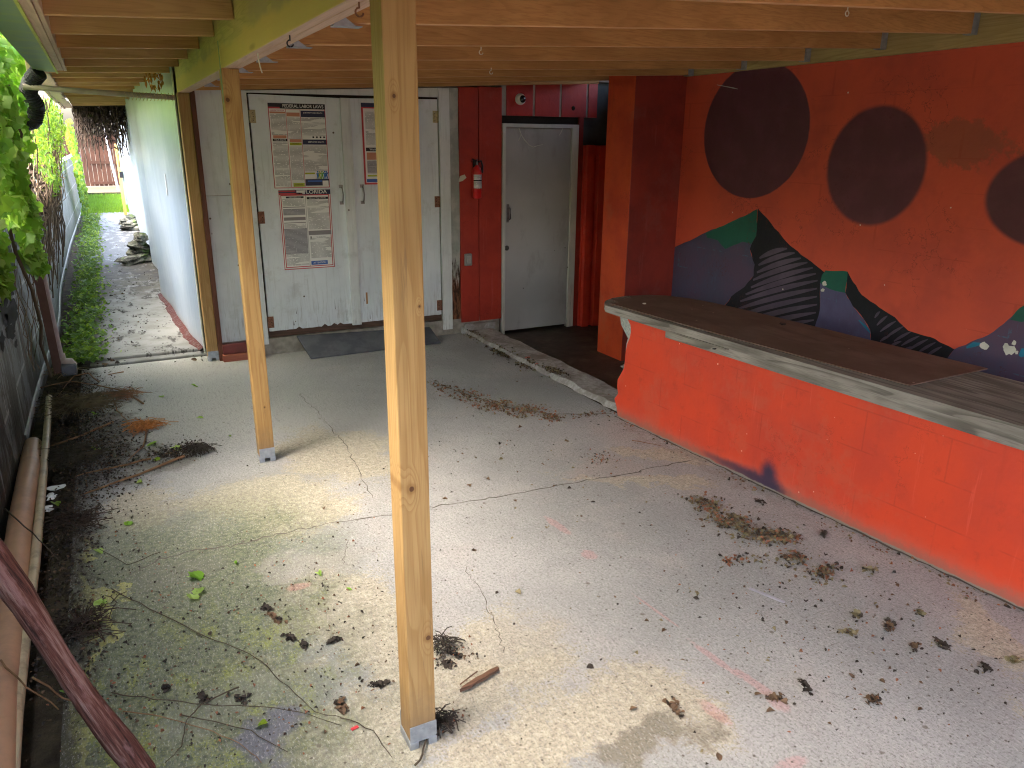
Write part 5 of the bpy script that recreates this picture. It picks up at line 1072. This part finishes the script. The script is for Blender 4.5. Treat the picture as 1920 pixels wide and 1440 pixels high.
for i, (px, py, s, k, lb) in enumerate(gl):
    one(px, py, s, k, mt['yg'] if 'yellow' in lb or 'lime' in lb else mt['ivy2'] if 'pale' in lb or 'fade' in lb or 'faint' in lb else mt['ivy'], lb, group=GL, n=2 if 'pair' in lb else 1)
DL = 'large dry leaves and clumps on the slab'
dl_ = [(545, 1195, 'black crumpled clump left of the post knot'), (625, 1200, 'dark curled leaf left of the lower post'), (380, 1308, 'dark wet clump at the lower left'), (455, 1310, 'big black wet clump right of the log foot'), (500, 1140, 'dark ragged leaf in the centre left'), (515, 1160, 'grey-brown crumpled leaf beside the ragged one'),
       (310, 1290, 'black shiny leaf on the yellow algae'), (570, 1210, 'small dark leaf pair'), (850, 1225, 'dark shrivelled leaf right of the post'), (710, 1283, 'flat dark leaf just left of the post'), (835, 1245, 'black twisted leaf close to the post'), (640, 1320, 'brown dead leaf left of the post base'),
       (1512, 1288, 'dark feathery leaf on the right foreground'), (1450, 1307, 'round brown dead leaf'), (1590, 1185, 'curled tan leaf on the right'), (1605, 1150, 'tan leaf with a stalk on the right'), (1640, 1310, 'small brown leaf low on the right'), (1770, 1210, 'dark purple-brown leaf on the right'), (1715, 1213, 'grey dead leaf on the right slab'),
       (1845, 1252, 'curled dark leaf near the right edge'), (1900, 1236, 'tan leaf clump at the right edge'), (1265, 1328, 'small brown leaf near the bottom centre'), (1630, 1068, 'olive leaf near the bar wall'), (1425, 940, 'black leaf near the bar wall by the smudge'), (1545, 1000, 'small dark leaf close to the bar wall'), (1365, 1052, 'rusty upright leaf left of the litter trail'), (1485, 1045, 'orange-brown leaf on the litter trail'), (1725, 1148, 'yellowish leaf on the right slab'), (1670, 1175, 'mottled brown leaf on the right slab')]
for i, (px, py, lb) in enumerate(dl_):
    one(px, py, .04 if py > 1100 else .045, 'dry', DR[2] if 'dark' in lb or 'black' in lb else DR[3] if 'rust' in lb or 'orange' in lb else DR[1] if 'tan' in lb or 'olive' in lb or 'yellow' in lb else DR[0], lb, group=DL, tilt=.5, n=3 if 'clump' in lb else 2, name='dry_leaf')
# twigs
mtw = simple('twig_brown', (.20, .11, .055), .75, .4, 12)
def twig(L, r0, label, mat=mtw, z=.012, group='twigs and vine runners on the left of the slab'):
    r_ = random.Random(L[0][0]); P = []
    for a, b in zip(L, L[1:]):
        for i in range(4): P.append(onZ(a[0]+(b[0]-a[0])*i/4, a[1]+(b[1]-a[1])*i/4, z)+Vector((r_.uniform(-1, 1), r_.uniform(-1, 1), r_.uniform(0, 1)))*.004)
    P.append(onZ(*L[-1], z)); n = len(P); g = G(); g.tube(P, [r0*(1-.55*i/n) for i in range(n)], 6)
    return tag(put('twig', g, mat, loc=P[0]), label, 'twig', group)
twig([(345, 856), (260, 890), (158, 926)], .009, 'long brown twig lying across the cream patch left of the middle post')
twig([(284, 860), (210, 878), (145, 892)], .007, 'brown twig just above the longest one')
twig([(212, 792), (150, 818), (70, 845)], .008, 'tan twig crossing from the dark litter to the pipes')
twig([(277, 804), (268, 838), (240, 863)], .006, 'short bent twig hanging from the orange tuft')
twig([(268, 757), (230, 733), (180, 722), (130, 715), (75, 727)], .007, 'arched twig nearest the path')
twig([(185, 716), (165, 700), (140, 705), (120, 728), (105, 750)], .006, 'hooked twig by the junction box')
twig([(232, 697), (202, 703)], .006, 'short twig at the edge of the path slab')
twig([(212, 745), (220, 770), (240, 790)], .005, 'curved twig joining the two orange tufts')
md = simple('runner_dark', (.06, .045, .03), .8)
twig([(210, 1105), (280, 1140), (365, 1185), (440, 1215), (490, 1240), (540, 1290), (590, 1335), (640, 1345)], .0022, 'long thin dark runner crossing the algae diagonally', md)
twig([(210, 1300), (290, 1310), (360, 1320), (470, 1325), (560, 1335), (640, 1360)], .0022, 'thin dark runner running right from the log', md)
twig([(230, 1335), (300, 1345), (380, 1365), (450, 1395), (490, 1430)], .002, 'thin tan runner at the bottom left')
twig([(450, 1290), (380, 1320), (350, 1350), (340, 1400), (310, 1430)], .0028, 'dark looping runner at the bottom left', md)
twig([(340, 1340), (470, 1370), (540, 1410)], .002, 'second dark runner near the bottom edge', md)
twig([(780, 1437), (800, 1395), (812, 1350)], .004, 'dark stem rising to the base of the nearest post', md, group=None)
twig([(640, 1345), (700, 1370), (735, 1420)], .002, 'dark runner ending left of the nearest post base', md)
twig([(300, 1035), (240, 1060), (150, 1010), (110, 960)], .0018, 'fine runner over the mossy corner above the algae', md)
twig([(60, 1270), (120, 1310), (190, 1330)], .004, 'tan runner between pipes and log')
twig([(0, 1240), (50, 1290), (110, 1330)], .004, 'tan runner over the thick pipe at the left edge', z=.12)
twig([(10, 955), (60, 1000), (110, 1050)], .004, 'dark stem draped over both pipes', md, z=.12)
twig([(1185, 826), (1240, 836)], .003, 'thin straight twig on the slab near the bar', group=None)
# dry tufts, clump, wood sliver, paper
def tuft(px, py, n, s, mat, label, name='dry_tuft'):
    r_ = random.Random(px); g = G(); c = onZ(px, py, .01)
    for i in range(n):
        a = r_.uniform(0, 6.28); L = s*r_.uniform(.5, 1.2); q = c+Vector((r_.gauss(0, s*.4), r_.gauss(0, s*.4), r_.uniform(0, .03)))
        g.tube([q, q+Vector((math.cos(a)*L*.5, math.sin(a)*L*.5, .012)), q+Vector((math.cos(a)*L, math.sin(a)*L, 0))], .0022, 3, cap=False)
    return tag(put(name, g, mat, loc=c), label, 'plant debris')
mo = simple('orange_fibre', (.42, .17, .05), .8, .4, 30)
tuft(272, 802, 170, .10, mo, 'orange-brown fibrous tuft on the litter left of the middle post')
tuft(235, 742, 130, .11, simple('brown_fibre', (.24, .12, .06), .8, .4), 'brown fibrous tuft near the arched twig')
tuft(372, 845, 260, .07, DR[2], 'dark mossy clump at the end of the long twig')
tuft(822, 1362, 120, .05, DR[2], 'black rootlets tangled against the base of the nearest post')
tuft(835, 1215, 60, .06, DR[2], 'sparse dark rootlets right of the nearest post')
tuft(150, 760, 420, .22, simple('dry_grass', (.13, .10, .055), .85, .5), 'mat of dry grassy stems on the soil by the pipes')
tuft(130, 860, 220, .17, simple('dark_grass', (.055, .045, .028), .85, .5), 'mat of dark dead stems on the soil beside the thin pipe')
tuft(140, 980, 130, .13, mt['deadl'], 'tangle of dark stems below the paper scraps')
tuft(150, 1180, 120, .13, mt['deadl'], 'dark tangled stems between the thin pipe and the algae')
tuft(110, 700, 60, .12, simple('pale_grass', (.32, .25, .15), .85, .4), 'pale dry stems beside the junction box')
a, b_ = onZ(862, 1298, .008), onZ(935, 1256, .008); g = G(); d = (b_-a); sd = Vector((-d.y, d.x, 0)).normalized()
g.prism([a, a+d*.12+sd*.008, a+d*.3+sd*.010, a+d*.5+sd*.013, a+d*.62+sd*.010, a+d*.8+sd*.013, b_+sd*.008, b_-sd*.004, a+d*.8-sd*.006, a+d*.6-sd*.010, a+d*.4-sd*.007, a+d*.2-sd*.009], (0, 0, .012)); g.tube([a+d*.1+sd*.02+Vector((0, 0, .012)), a+d*.35+sd*.026+Vector((0, 0, .014)), a+d*.6+sd*.036+Vector((0, 0, .01))], .003, 5)
tag(put('wood_sliver', g, wood('splinter_wood', (.05, .028, .02), (.19, .10, .065), 0, knots=False, lk=.9), loc=a, bevel=.003), 'brown sliver of rotten wood lying right of the nearest post', 'wood piece')
for px, py, s, lb in ((106, 915, .035, 'crumpled white paper scrap beside the thin pipe'), (98, 930, .03, 'second white scrap just below the crumpled one'), (90, 955, .025, 'smallest white scrap touching the thin pipe')):
    tag(put('paper_scrap', G().blob(onZ(px, py, .014), (s, s*.8, .01), 0, 9, 5, .35, random.Random(px)), mt['white'], loc=onZ(px, py, 0)), lb, 'paper scrap', 'white scraps by the pipes')
p = onZ(1438, 1116, .005); u_ = (onZ(1470, 1129)-onZ(1405, 1103))*.5; w_ = Vector((-u_.y, u_.x, 0)).normalized()*.007
tag(put('plastic_strip', G().obox(p, u_, w_, (0, 0, .002)), simple('strip_white', (.34, .34, .40), .4), loc=p), 'pale plastic strip lying below the litter trail', 'strip')
p = onZ(665, 1365, .004); tag(put('red_tag', G().obox(p, (.012, .002, 0), (-.001, .005, 0), (0, 0, .002)), simple('tag_red', (.6, .05, .06), .5), loc=p), 'tiny red plastic bit left of the nearest post base', 'plastic bit')
for px, py, s in ((990, 672, .035), (1008, 684, .03)):
    tag(put('brick_chip', G().blob(onZ(px, py, .02), (s, s*.9, .016), 0, 8, 5, .15, random.Random(px)), simple('chip_pink', (.55, .2, .17), .8, .3), loc=onZ(px, py, 0)), 'pink brick chip on the kerb edge, %s of the two' % ('farther' if px < 1000 else 'nearer'), 'brick chip')
tag(put('pebble', G().blob(onZ(1160, 705, 0)+Vector((.3, .3, -.04)), (.05, .05, .03), 0, 9, 6, .2, random.Random(3)), mt['kerb'], loc=(3.6, 4.9, -.06)), 'dark rubble lump in the dim corner behind the bar end', 'rubble')
